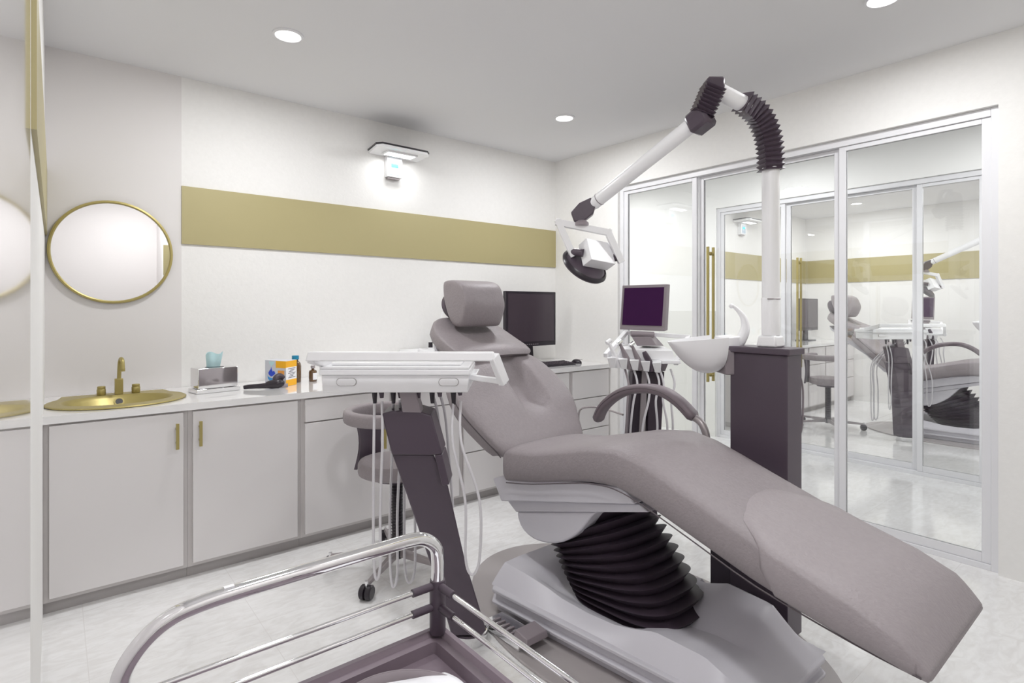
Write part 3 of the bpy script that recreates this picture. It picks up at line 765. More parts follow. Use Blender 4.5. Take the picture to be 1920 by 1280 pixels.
# ------------------------------------------------------------------ delivery unit (doctor's tray)
def delivery_unit():
    r = thing('delivery_unit', 'white instrument tray with hanging hoses on a slanted plum post', 'dental tray unit', (1.33, 1.95, 0))
    d0, d1 = 2.05, 2.33
    a0, a1 = -.70, -.158
    # tray body: lower drawer box and upper slab
    b0, b1 = Vector(Q(a0 + .005, d0, 1.070)), 0
    def fr(al, ar, dn, df, zb, zt, il=0, ir=0, dd=0):
        return MB().hexa([Q(al + il, dn + dd, zb), Q(ar - ir, dn + dd, zb), Q(ar - ir, df, zb), Q(al + il, df, zb), Q(al, dn, zt), Q(ar, dn, zt), Q(ar, df, zt), Q(al, df, zt)])
    fr(a0, a1, d0, d1, 1.069, 1.1335, .004, .004, .002).build('drawer_box', 'white', r, bevel=.004)
    fr(a0 - .006, a1 + .004, d0 - .012, d1 + .01, 1.134, 1.155).build('slab', 'white', r, bevel=.004)
    fr(a0 - .004, a1 + .002, d0 - .010, d1 + .01, 1.1555, 1.166, ).build('slab_rim', 'white', r, bevel=.003)
    fr(a0 + .03, a1 - .03, d0 + .02, d1 - .02, 1.1662, 1.178).build('silicone_mat', 'white', r, bevel=.004)
    for ac in (-.607, -.232):
        m_ = MB(); n = 10
        pl = []
        for k in range(n + 1):
            t = PI / 2 + PI * k / n; pl.append((ac - .022 + .013 * math.cos(t), 1.108 + .013 * math.sin(t)))
        for k in range(n + 1):
            t = -PI / 2 + PI * k / n; pl.append((ac + .022 + .013 * math.cos(t), 1.108 + .013 * math.sin(t)))
        m_.loft([[Q(a, d0 + .001, z) for a, z in pl], [Q(a, d0 - .005, z) for a, z in pl]])
        m_.build('oval_button', 'white', r, bevel=.0015)
        po = [(ac + (a_ - ac) * 1.07, 1.108 + (z_ - 1.108) * 1.16) for a_, z_ in pl]
        MB().loft([[Q(a, d0 + .001, z) for a, z in po], [Q(a, d0 - .0012, z) for a, z in po]]).build('button_rim', 'kick', r)
    # handle bar: wide front bar with two arms
    dh = 1.93
    def bar(al, ar, dn, df, zb, zt):
        return MB().hexa([Q(al, dn, zb), Q(ar, dn, zb), Q(ar, df, zb), Q(al, df, zb), Q(al + .008, dn + .004, zt), Q(ar - .008, dn + .004, zt), Q(ar - .008, df, zt), Q(al + .008, df, zt)])
    bar(-.716, -.055, dh, dh + .03, 1.195, 1.228).build('handle_bar', 'white', r, bevel=.005)
    for (p, q) in (((-.700, dh + .02, 1.205), (-.705, d0 + .10, 1.166)), ((-.062, dh + .018, 1.208), (-.030, 1.99, 1.118))):
        A, B_ = Vector(Q(*p)), Vector(Q(*q)); dv = (B_ - A)
        MB().obox((A + B_) / 2, dv, dv.cross(EZ), dv.cross(dv.cross(EZ)), dv.length / 2 + .006, .012, .019).build('handle_arm', 'white', r, bevel=.003)
    A, B_ = Vector(Q(-.030, 1.99, 1.118)), Vector(Q(-.155, 2.10, 1.12)); dv = B_ - A
    MB().obox((A + B_) / 2, dv, dv.cross(EZ), EZ, dv.length / 2 + .008, .010, .010).build('handle_arm', 'white', r, bevel=.003)
    fr(-.20, -.13, 2.10, 2.26, 1.095, 1.134, .02, .02, .0).build('side_bracket', 'white', r, bevel=.004)
    MB().ball(Q(-.32, dh + .02, 1.23), .009).build('release_knob', 'white', r)
    # neck
    MB().hexa([Q(-.412, 2.10, .985), Q(-.340, 2.10, .985), Q(-.340, 2.16, .985), Q(-.412, 2.16, .985), Q(-.425, 2.10, 1.0685), Q(-.362, 2.10, 1.0685), Q(-.362, 2.16, 1.0685), Q(-.425, 2.16, 1.0685)]).build('neck', 'mid', r, bevel=.004)
    # upper shroud
    d = 2.10
    poly = [(-.491, .982), (-.40, .972), (-.303, .977), (-.262, .83), (-.236, .716), (-.262, .714), (-.291, .826), (-.452, .826), (-.475, .90)]
    up = [(-.491, .982), (-.46, .990), (-.40, .994), (-.35, .990), (-.303, .977), (-.262, .83), (-.291, .826), (-.452, .826)]
    MB().loft([[Q(a, d, z) for a, z in up], [Q(a, d + .12, z + .006) for a, z in up]]).build('upper_shroud', 'dark', r, bevel=.006)
    flap = [(-.2915, .826), (-.2622, .829), (-.236, .716), (-.262, .712)]
    MB().loft([[Q(a, d, z) for a, z in flap], [Q(a, d + .12, z) for a, z in flap]]).build('shroud_skirt', 'dark', r, bevel=.003)
    # slanted lower post
    front = [(-.440, .8259, 2.105), (-.300, .8259, 2.105), (-.245, .70, 2.13), (-.185, .40, 2.18), (-.105, .065, 2.27), (-.13, .045, 2.272), (-.27, .085, 2.27), (-.30, .16, 2.25), (-.365, .40, 2.18), (-.43, .70, 2.13)]
    front = [(-.452, .8258, 2.112), (-.296, .8258, 2.112), (-.243, .70, 2.13), (-.186, .40, 2.19), (-.104, .07, 2.27), (-.125, .045, 2.275), (-.245, .045, 2.275), (-.262, .12, 2.26), (-.32, .38, 2.19), (-.405, .68, 2.13)]
    MB().loft([[Q(a, dd, z) for a, z, dd in front], [Q(a - .028, dd + .10, z) for a, z, dd in front]]).build('lower_post', 'dark', r, bevel=.005)
    MB().lathe([(.075, 0), (.078, .005), (.078, .042), (.07, .044)], Q(-.18, 2.335, 0), seg=32).build('post_foot', 'chrome', r)
    # connectors and hoses
    for u, lng in ((702, .05), (715, .03), (737, .05), (750, .03), (784, .03), (810, .05), (824, .025), (850, .055), (862, .02)):
        a = (u - 960) / 1048 * 2.12
        MB().tube([Q(a, 2.12, 1.0685), Q(a + .002, 2.12, 1.0685 - lng)], [.011, .007], 12).build('connector', 'black' if lng > .04 else 'dark', r)
    def loop(u0, u1, ub, vb, dd, w=.0052, dd2=None):
        dd2 = dd2 or dd
        def pt(u, v, D): a = (u - 960) / 1048 * D; return Q(a, D, 1.378 - (v - 578) / 1048 * D)
        D0, D1 = dd, dd2
        h = (u1 - u0) * .5
        pts = [pt(u0, 755, 2.12), pt(u0 - 1, 830, D0), pt(ub[0], vb - 140, D0), pt(ub[0] + 1, vb - 30, D0), pt((ub[0] + ub[1]) / 2, vb, D0), pt(ub[1], vb - 30, D1), pt(ub[1] + (0), vb - 140, D1), pt(u1 + 1, 830, D1), pt(u1, 752, 2.12)]
        MB().tube(pts, w, 10, smooth=6).build('hose', 'hose', r)
    loop(702, 716, (700, 713), 1086, 2.085)
    loop(737, 750, (731, 745), 1100, 2.36, .0056)
    loop(760, 778, (758, 778), 1092, 2.40, .0056)
    loop(850, 864, (872, 899), 1077, 2.04, .0050)
    for u in (784, 812, 826):
        a = (u - 960) / 1048 * 2.16
        MB().tube([Q(a, 2.16, 1.04), Q(a + .004, 2.27, .95), Q(a + .012, 2.32, .80), Q(a + .03, 2.33, .55)], .0055, 10, smooth=5).build('hose', 'hose', r)
    return r

def foot_pedal():
    r = thing('foot_pedal', 'chrome foot control pedal on the floor plate beside the chair base', 'foot pedal', (1.46, 1.8, .0125))
    c = (1.47, 1.80)
    MB().hexa([(1.425, 1.70, .0125), (1.535, 1.70, .0125), (1.535, 1.93, .0125), (1.425, 1.93, .0125), (1.43, 1.705, .05), (1.53, 1.705, .05), (1.53, 1.925, .05), (1.43, 1.925, .05)]).build('housing', 'chrome', r, bevel=.004)
    mb = MB()
    for k in range(5): mb.box(1.44, 1.48, 1.76 + k * .03, 1.77 + k * .03, .0502, .056)
    mb.build('grip_ribs', 'mid', r)
    MB().hexa([(1.43, 1.655, .0505), (1.545, 1.655, .0505), (1.545, 1.74, .0505), (1.43, 1.74, .0505), (1.435, 1.66, .078), (1.54, 1.66, .078), (1.54, 1.735, .085), (1.435, 1.735, .085)]).build('rocker', 'mid', r, bevel=.003)
    return r

# ------------------------------------------------------------------ stool
def stool():
    cx, cy = 1.42, 2.70
    r = thing('operator_stool', 'grey operator stool with a curved torso rest, in front of the cabinets', 'stool', (cx, cy, 0))
    MB().lathe([(.0005, .53), (.17, .53), (.188, .54), (.192, .555), (.192, .59), (.184, .605), (.15, .612), (.0005, .615)], (cx - .015, cy, -.03), seg=48).build('seat', 'leather', r)
    MB().lathe([(.11, .48), (.12, .5), (.0005, .5)], (cx - .015, cy, -.005), seg=24).build('seat_plate', 'dark', r)
    prof = []
    z = .10
    while z < .47:
        prof += [(.028, z), (.034, z + .008)]; z += .016
    MB().lathe(prof, (cx, cy, 0), seg=24).build('gas_lift_bellows', 'black', r, sharp=20)
    MB().lathe([(.03, .05), (.036, .06), (.036, .10), (.028, .10)], (cx, cy, 0), seg=24).build('hub', 'black', r)
    for k in range(5):
        a = math.radians(216 + 72 * k + 2)
        ex, ey = cx + .35 * math.cos(a), cy + .35 * math.sin(a)
        dv = Vector((math.cos(a), math.sin(a), 0)); sd = Vector((-dv.y, dv.x, 0))
        p0 = Vector((cx, cy, 0)) + dv * .03; p1 = Vector((ex, ey, 0))
        MB().hexa([p0 - sd * .018 + EZ * .06, p1 - sd * .010 + EZ * .062, p1 + sd * .010 + EZ * .062, p0 + sd * .018 + EZ * .06,
                   p0 - sd * .014 + EZ * .10, p1 - sd * .008 + EZ * .080, p1 + sd * .008 + EZ * .080, p0 + sd * .014 + EZ * .10]).build('star_leg', 'satin', r, bevel=.003)
        mb = MB()
        c_ = p1 + dv * .0
        MB().lathe([(.009, .052), (.009, .0885)], (c_.x, c_.y, 0), seg=12).build('caster_stem', 'chrome', r)
        mb.lathe([(.028, -.030), (.034, -.024), (.034, -.005), (.016, -.004), (.016, .004), (.034, .005), (.034, .024), (.028, .030)], (c_.x, c_.y, .0345), sd, 22)
        mb.build('caster', 'black', r)
    # curved torso rest
    rr = .215
    ccx, ccy = cx - .035, cy + .02
    A0, A1 = math.radians(45), math.radians(248)
    def ring_at(a, kx=1.):
        c = Vector((ccx + rr * math.cos(a), ccy + rr * math.sin(a), .815)); o = Vector((math.cos(a), math.sin(a), 0))
        out = []
        for j in range(16):
            t = 2 * PI * j / 16; c_, s_ = math.cos(t), math.sin(t)
            out.append(c + o * .026 * kx * math.copysign(abs(c_) ** .6, c_) + EZ * .034 * kx * math.copysign(abs(s_) ** .6, s_))
        return out
    N = 44
    MB().loft([ring_at(A0 + (A1 - A0) * k / N, .85 if k in (0, N) else 1) for k in range(N + 1)]).build('torso_rest', 'leather', r, sharp=50)
    # support blade from the seat up to the rest, on the left side
    B0, B1 = math.radians(72), math.radians(124)
    rg = []
    for k in range(9):
        t = k / 8
        zz = .50 + t * .285
        rad = .205 + .02 * math.sin(t * PI) * -1 + .0
        rad = rr - .004 - .014 * math.sin(t * PI)
        w = (1.0 - .25 * math.sin(t * PI))
        am = (B0 + B1) / 2; ha = (B1 - B0) / 2 * w
        ring = []
        for j in range(9):
            a = am - ha + 2 * ha * j / 8
            ring.append((ccx + (rad + .008) * math.cos(a), ccy + (rad + .008) * math.sin(a), zz))
        for j in range(8, -1, -1):
            a = am - ha + 2 * ha * j / 8
            ring.append((ccx + (rad - .008) * math.cos(a), ccy + (rad - .008) * math.sin(a), zz))
        rg.append(ring)
    MB().loft(rg).build('support_blade', 'dark', r, sharp=50)
    return r

# ------------------------------------------------------------------ column, cuspidor, lamp
def water_unit():
    r = thing('water_unit', 'dark plum column with a white rinsing bowl on its left', 'dental column', (2.38, 1.2, 0))
    MB().box(2.31, 2.44, 1.05, 1.30, .0125, 1.185).build('column', 'dark', r, bevel=.003)
    pl = [(2.295, 1.055), (2.30, 1.04), (2.435, 1.035), (2.452, 1.05), (2.455, 1.31), (2.31, 1.315), (2.298, 1.30)]
    MB().prism(pl, 'Z', 1.1855, 1.213).build('lid', 'dark', r, bevel=.005, bseg=3)
    MB().box(2.315, 2.435, 1.3005, 1.40, .0125, .62).build('plinth', 'darker', r, bevel=.003)
    # bowl arm
    MB().hexa([Q(.9385, 2.455, 1.085), Q(1.0, 2.455, 1.085), Q(1.0, 2.60, 1.085), Q(.9385, 2.60, 1.085), Q(.9385, 2.455, 1.1955), Q(1.0, 2.455, 1.1955), Q(1.0, 2.60, 1.1955), Q(.9385, 2.60, 1.1955)]).build('bowl_arm', 'mid', r, bevel=.006)
    # bowl
    D = 2.53
    b = MB(); rg = []
    # sections along a; rim height rises to the right
    N = 26
    a_l, a_r = .708, .938
    for k in range(N + 1):
        s = k / N
        a = a_l + (a_r - a_l) * s
        rim = 1.228 + .024 * s
        w = .115 * min(1, (s + .03) ** .45 * 1.08)
        if s < .8: depth = .162 * math.sin(PI / 2 * min(1, (s + .004) / .8)) ** .85
        else: depth = .162 - .012 * ((s - .8) / .2) ** 2
        outer = [(a, D + w * math.cos(t), rim - depth * math.sin(t) ** .9) for t in [PI * j / 14 for j in range(15)]]
        inner = [(a, D + (w - .008) * math.cos(t), rim - (depth * .72) * math.sin(t) ** .9) for t in [PI * j / 14 for j in range(14, -1, -1)]]
        rg.append([Q(*p) for p in outer + inner])
    b.loft(rg); b.build('rinsing_bowl', 'white', r, sharp=50)
    MB().hexa([Q(.9385, 2.46, 1.196), Q(1.012, 2.47, 1.202), Q(1.012, 2.60, 1.202), Q(.9385, 2.60, 1.196), Q(.9385, 2.46, 1.251), Q(1.012, 2.47, 1.257), Q(1.012, 2.60, 1.257), Q(.9385, 2.60, 1.251)]).build('bowl_shoulder', 'white', r, bevel=.008)
    MB().lathe([(.0005, 0), (.02, 0), (.02, .01), (.0005, .01)], Q(.86, D, 1.14), seg=16).build('drain', 'chrome', r)
    pts = [Q(.99, 2.50, 1.20), Q(1.022, 2.50, 1.235), Q(1.043, 2.50, 1.285), Q(1.036, 2.50, 1.335), Q(1.008, 2.50, 1.372), Q(.985, 2.50, 1.391)]
    MB().tube(pts, [.020, .024, .020, .014, .009, .006], 14, smooth=6).build('water_spout', 'white', r)
    MB().ball(Q(.982, 2.50, 1.389), .011).build('spout_tip', 'white', r)
    MB().tube([(2.445, 1.07, 1.12), (2.47, 1.06, 1.05), (2.475, 1.06, .95), (2.46, 1.06, .86), (2.442, 1.07, .82)], .004, 8, smooth=4).build('side_hose', 'mid', r)
    return r

def bellow_tube(pts, r0, r1, n, sx=8, twist=0., flat=1.):
    P, _ = catmull([Vector(p) for p in pts], [1] * len(pts), 12)
    # resample evenly
    L = [0]
    for a, b in zip(P, P[1:]): L.append(L[-1] + (b - a).length)
    out = []
    for k in range(2 * n + 1):
        d = L[-1] * k / (2 * n)
        i = max(j for j in range(len(L)) if L[j] <= d + 1e-9); i = min(i, len(P) - 2)
        t = (d - L[i]) / max(1e-9, L[i + 1] - L[i])
        out.append(P[i].lerp(P[i + 1], min(1, t)))
    rings = []; prev = None
    for k, p in enumerate(out):
        a = out[max(0, k - 1)]; b = out[min(len(out) - 1, k + 1)]
        t = (b - a).normalized()
        if prev is None: prev = ED.copy()
        x = (prev - t * prev.dot(t)).normalized(); y = t.cross(x); prev = x
        rr = r1 if k % 2 == 0 else r0
        rings.append([p + (x * math.cos(2 * PI * (j + .5) / sx + twist) + y * math.sin(2 * PI * (j + .5) / sx + twist)) * rr for j in range(sx)])
    return MB().loft(rings)

def operating_lamp():
    r = thing('operating_lamp', 'white jointed lamp arm on the plum column, lamp head hanging over the chair', 'dental lamp', (2.38, 1.153, 1.213))
    bx, by = 2.38, 1.153
    MB().hexa([(bx - .045, by - .045, 1.2135), (bx + .045, by - .045, 1.2135), (bx + .045, by + .045, 1.2135), (bx - .045, by + .045, 1.2135),
               (bx - .038, by - .038, 1.262), (bx + .038, by - .038, 1.262), (bx + .038, by + .038, 1.262), (bx - .038, by + .038, 1.262)]).build('pole_base', 'white', r, bevel=.008)
    MB().lathe([(.036, 1.2622), (.038, 1.42), (.036, 1.424)], (bx, by, 0), seg=28).build('pole_sleeve', 'white', r)
    MB().lathe([(.0355, 1.4242), (.0355, 1.99)], (bx, by, 0), seg=28).build('pole', 'white', r)
    MB().tube([Q(1.080, 2.363, 1.418), Q(1.135, 2.363, 1.418)], .0025, 6).build('sleeve_slot', 'mid', r)
    p0 = (bx, by, 1.975)
    E1 = [(bx, by, 1.97), (2.372, by, 2.06), (2.350, 1.160, 2.14), (2.305, 1.176, 2.205), (2.235, 1.202, 2.245)]
    bellow_tube(E1, .047, .062, 16, 4, 0.0).build('lower_bellow_joint', 'dark', r, sharp=20)
    a0, a1 = Vector((2.262, 1.192, 2.228)), Vector((2.125, 1.255, 2.2815))
    MB().tube([a0, a1], .034, 28).build('upper_arm', 'white', r)
    # second bellows joint
    e0 = Vector((2.122, 1.262, 2.31)); e1 = Vector((2.045, 1.325, 2.125))
    mb = bellow_tube([(2.108, 1.264, 2.285), (2.094, 1.276, 2.24), (2.076, 1.296, 2.18)], .046, .064, 7, 4, 0)
    mb.build('upper_bellow_joint', 'dark', r, sharp=20)
    dv = Vector((-.35, 0, .9)).normalized()
    MB().obox((2.116, 1.264, 2.298), EA, ED, EZ, .036, .036, .030).build('joint_block', 'dark', r, bevel=.008, bseg=1)
    f0 = Vector((2.084, 1.318, 2.165)); f1 = Vector((2.051, 1.865, 1.895))
    ddir = (f1 - f0).normalized()
    s1 = ddir.cross(EZ).normalized(); s2 = s1.cross(ddir)
    MB().obox(f0 + Vector((0, -.012, -.004)), ddir, s1, s2, .045, .044, .044).build('joint_block', 'dark', r, bevel=.012, bseg=1)
    MB().tube([f0 + ddir * .03, f1], [.033, .031], 28).build('long_arm', 'white', r)
    MB().tube([f1 - ddir * .035, f1 - ddir * .031], .0322, 28).build('arm_ring', 'mid', r)
    MB().tube([f1, f1 + ddir * .045], [.031, .022], 20).build('arm_collar', 'white', r)
    g = Vector((2.018, 1.925, 1.855))
    # knuckle
    k0 = f1 + ddir * .012; k1 = Vector((1.985, 1.945, 1.815))
    kd = (k1 - k0).normalized(); ks = kd.cross(EZ).normalized(); ku = ks.cross(kd)
    P = [(-.01, .030), (.05, .044), (.11, .034), (.125, -.012), (.09, -.040), (.03, -.040), (-.005, -.015)]
    MB().loft([[k0 + kd * a + ku * b_ - ks * .030 for a, b_ in P], [k0 + kd * a + ku * b_ + ks * .030 for a, b_ in P]]).build('knuckle', 'dark', r, bevel=.005)
    # yoke: rectangle frame open downwards, in the plane (e1, e2)
    TL = Vector((1.919, 1.983, 1.800)); TR = Vector((2.108, 1.828, 1.751))
    BL = Vector((1.972, 1.940, 1.646)); BR = Vector((2.154, 1.790, 1.617))
    e1 = (TR - TL).normalized(); e2 = ((BL - TL) + (BR - TR)).normalized(); nn = e1.cross(e2).normalized()
    mid = (TL + TR) / 2
    MB().lathe([(.0005, -.016), (.035, -.014), (.035, 0), (.02, .012), (.0005, .014)], mid + Vector((-.012, .0, .022)), EZ, 24).build('swivel', 'mid', r)
    def bar(a, b_, w=.0125, dd=.014, name='yoke'):
        v = b_ - a; return (a + b_) / 2, v, w, dd
    mb = MB()
    for a, b_ in ((TL, TR), (TL, BL), (TR, BR)):
        v = b_ - a; side = v.cross(nn)
        mb.obox((a + b_) / 2, v, side, nn, v.length / 2 + .015, .0155, .018)
    mb.build('yoke', 'white', r, bevel=.002)
    # lamp box
    c = Vector((2.062, 1.860, 1.643))
    nb = (-ED * .75 + EA * .50 + EZ * .42).normalized()
    bx1 = (EA - nb * EA.dot(nb)).normalized(); up = nb.cross(bx1).normalized()
    rot = Matrix.Rotation(math.radians(9), 3, nb)
    bx1 = rot @ bx1; up = rot @ up
    nd = (-ED * .58 + EA * .42 + EZ * .70).normalized()
    MB().obox(c, bx1, up, nb, .076, .060, .034).build('lamp_housing', 'white', r, bevel=.002)
    # reflector disc behind the housing
    cd = c - nb * .055 - EZ * .022 - EA * .022
    MB().lathe([(.0005, .026), (.06, .024), (.095, .012), (.115, -.004), (.121, -.016), (.118, -.022), (.106, -.020), (.0005, -.006)], cd, nd, 44).build('reflector', 'dark', r, sharp=40)
    MB().lathe([(.112, .006), (.120, -.002), (.1235, -.012), (.116, -.010)], cd, nd, 44, cap=False).build('reflector_rim', 'black', r)
    for s_, e in ((-1, BL), (1, BR)):
        q = c + bx1 * .076 * s_ - up * .005
        MB().tube([q + (e - q) * .12, e + (e - q).normalized() * .004 - e2 * .012], [.019, .017], 18).build('pivot', 'dark', r)
    return r

# ------------------------------------------------------------------ assistant unit with screen
def assistant_unit():
    r = thing('assistant_unit', 'white handpiece console with four instruments behind the grey armrest', 'instrument console', (2.75, 2.1, 0))
    D = 3.36; k = D / 1048
    def A(u): return (u - 960) * k
    def Z(v): return 1.378 - (v - 578) * k
    def q(u, v, dd=0.): return Q(A(u), D + dd, Z(v))
    # console body: slab
    MB().hexa([q(1152, 668, -.06), q(1262, 676, -.06), q(1262, 674, .16), q(1165, 668, .16), q(1160, 652, -.06), q(1256, 655, -.06), q(1252, 650, .16), q(1172, 648, .16)]).build('console', 'white', r, bevel=.005)
    # u-shaped handle behind
    mb = MB()
    pts = [q(1132, 663, -.08), q(1184, 626, .17), q(1308, 634, .17), q(1262, 678, -.06)]
    for a, b_ in zip(pts, pts[1:]):
        a, b_ = Vector(a), Vector(b_); v = b_ - a
        mb.obox((a + b_) / 2, v, v.cross(EZ), v.cross(v.cross(EZ)), v.length / 2 + .008, .014, .013)
    mb.build('handle_frame', 'white', r, bevel=.003)
    MB().obox(q(1250, 676, -.05), EA, ED, EZ, .055, .05, .010).build('side_shelf', 'white', r, bevel=.003)
    for i in range(5):
        u = 1141 + 20.5 * i; v = 672 + 2.2 * i
        # holder: tapering wedge
        mb = MB()
        mb.hexa([q(u - 2, v + 14, -.09), q(u + 8, v + 15, -.09), q(u + 10, v + 15, -.03), q(u, v + 14, -.03), q(u - 9, v - 4, -.11), q(u + 8, v - 5, -.11), q(u + 14, v - 9, -.03), q(u - 3, v - 9, -.03)])
        mb.build('holder', 'white', r, bevel=.003)
        if i < 4:
            m = ('white', 'mid', 'mid', 'dark')[i]
            tip = [(1121, 614), (1143, 617), (1164, 620), (1186, 636)][i] if False else [(1136, 638), (1156, 640), (1178, 643), (1200, 655)][i]
            hp = MB()
            bu, bv = u + 12, v + 6
            x0, x1 = tip[0], bu
            rad = [.007, .011, .017, .015] if i < 3 else [.012, .017, .019, .016]
            P = [q(tip[0] + 1, tip[1] + 2, -.09), q(tip[0] + (x1 - x0) * .33, tip[1] + (bv - tip[1]) * .33, -.09), q(tip[0] + (x1 - x0) * .75, tip[1] + (bv - tip[1]) * .72, -.085), q(bu + 2, bv + 8, -.075)]
            h = hp.tube(P, rad, 14, smooth=4).build('handpiece', m, r, label=None)
            if i < 3: MB().tube([q(tip[0] - 4, tip[1] + 3, -.1), q(tip[0] + 4, tip[1] - 2, -.085)], .0125, 14).build('handpiece_head', 'chrome' if i else 'white', r)
    # instrument hoses
    for i, (u0, uu) in enumerate(((1168, 1166), (1184, 1174), (1206, 1196), (1224, 1222), (1232, 1240), (1252, 1250))):
        vb = 700 if i else 692
        MB().tube([q(u0, 690, -.06), q(u0 + 4, 715, -.10), q(u0 - (4 if i % 2 else -1), 745, -.12), q(uu, 790, -.13), q(uu - 2, 850, -.12), q(uu + 4, 930, -.02)], .0065, 10, smooth=5).build('hose', 'hose' if i else 'mid', r)
    # post: dark fabric-like legs and lighter stem
    MB().hexa([q(1166, 980, .02), q(1236, 980, .02), q(1236, 980, .12), q(1166, 980, .12), q(1188, 697, .02), q(1206, 697, .02), q(1206, 697, .12), q(1188, 697, .12)]).build('column_left', 'darker', r, bevel=.004)
    MB().hexa([q(1212, 960, .0), q(1232, 960, .0), q(1232, 960, .12), q(1212, 960, .12), q(1216, 697, .0), q(1246, 697, .0), q(1246, 697, .12), q(1216, 697, .12)]).build('column_right', 'darker', r, bevel=.004)
    MB().hexa([q(1190, 980, -.015), q(1203, 980, -.015), q(1203, 980, .01), q(1190, 980, .01), q(1204, 690, -.015), q(1213, 690, -.015), q(1213, 690, .01), q(1204, 690, .01)]).build('stem', 'satin', r, bevel=.002)
    MB().hexa([q(1184, 697, .03), q(1250, 697, .03), q(1250, 697, .13), q(1184, 697, .13), q(1184, 676, .03), q(1258, 676, .03), q(1258, 676, .13), q(1184, 676, .13)]).build('yoke_block', 'mid', r, bevel=.004)
    MB().lathe([(.13, .0005), (.13, .02), (.06, .07), (.05, .09)], Q(A(1202), D + .07, 0), seg=32).build('foot', 'darker', r)
    MB().lathe([(.045, .05), (.045, Z(950))], Q(A(1202), D + .07, 0), seg=20).build('foot_stem', 'darker', r)
    MB().tube([q(1092, 800, .2), q(1094, 782, .2), q(1104, 775, .2), q(1126, 773, .18), q(1150, 776, .12), q(1170, 779, .03)], .0065, 8, smooth=5).build('hose_hook', 'satin', r)
    # screen
    s = thing('unit_screen', 'grey-framed purple touch screen standing on the handpiece console', 'monitor', q(1205, 652, .08))
    sd = .03
    def sq(u, v, dd): return Q((u - 960) * (D + dd) / 1048, D + dd, 1.378 - (v - 578) * (D + dd) / 1048)
    MB().hexa([sq(1162, 617.5, sd), sq(1246, 621, sd), sq(1252, 619, sd + .05), sq(1166, 616, sd + .05), sq(1167, 535, sd + .01), sq(1251, 532.5, sd + .01), sq(1256.5, 533, sd + .06), sq(1172, 535.5, sd + .06)]).build('bezel', 'mid', s, bevel=.003)
    MB().hexa([sq(1166.5, 608.5, sd - .003), sq(1241, 611, sd - .003), sq(1241, 611, sd + .003), sq(1166.5, 608.5, sd + .003), sq(1171, 540, sd + .0065), sq(1245.5, 538, sd + .0065), sq(1245.5, 538, sd + .013), sq(1171, 540, sd + .013)]).build('screen', 'screen_purple', s, smooth=False)
    MB().hexa([sq(1194, 648, -.0), sq(1231, 648, 0), sq(1245, 648, .10), sq(1206, 648, .10), sq(1184, 631, 0), sq(1220, 631, 0), sq(1228, 629, .08), sq(1190, 629, .08)]).build('stand_arm', 'mid', s, bevel=.003)
    MB().tube([sq(1183, 625.5, .02), sq(1226, 627, .02)], .017, 16).build('hinge', 'mid', s)
    return r, s

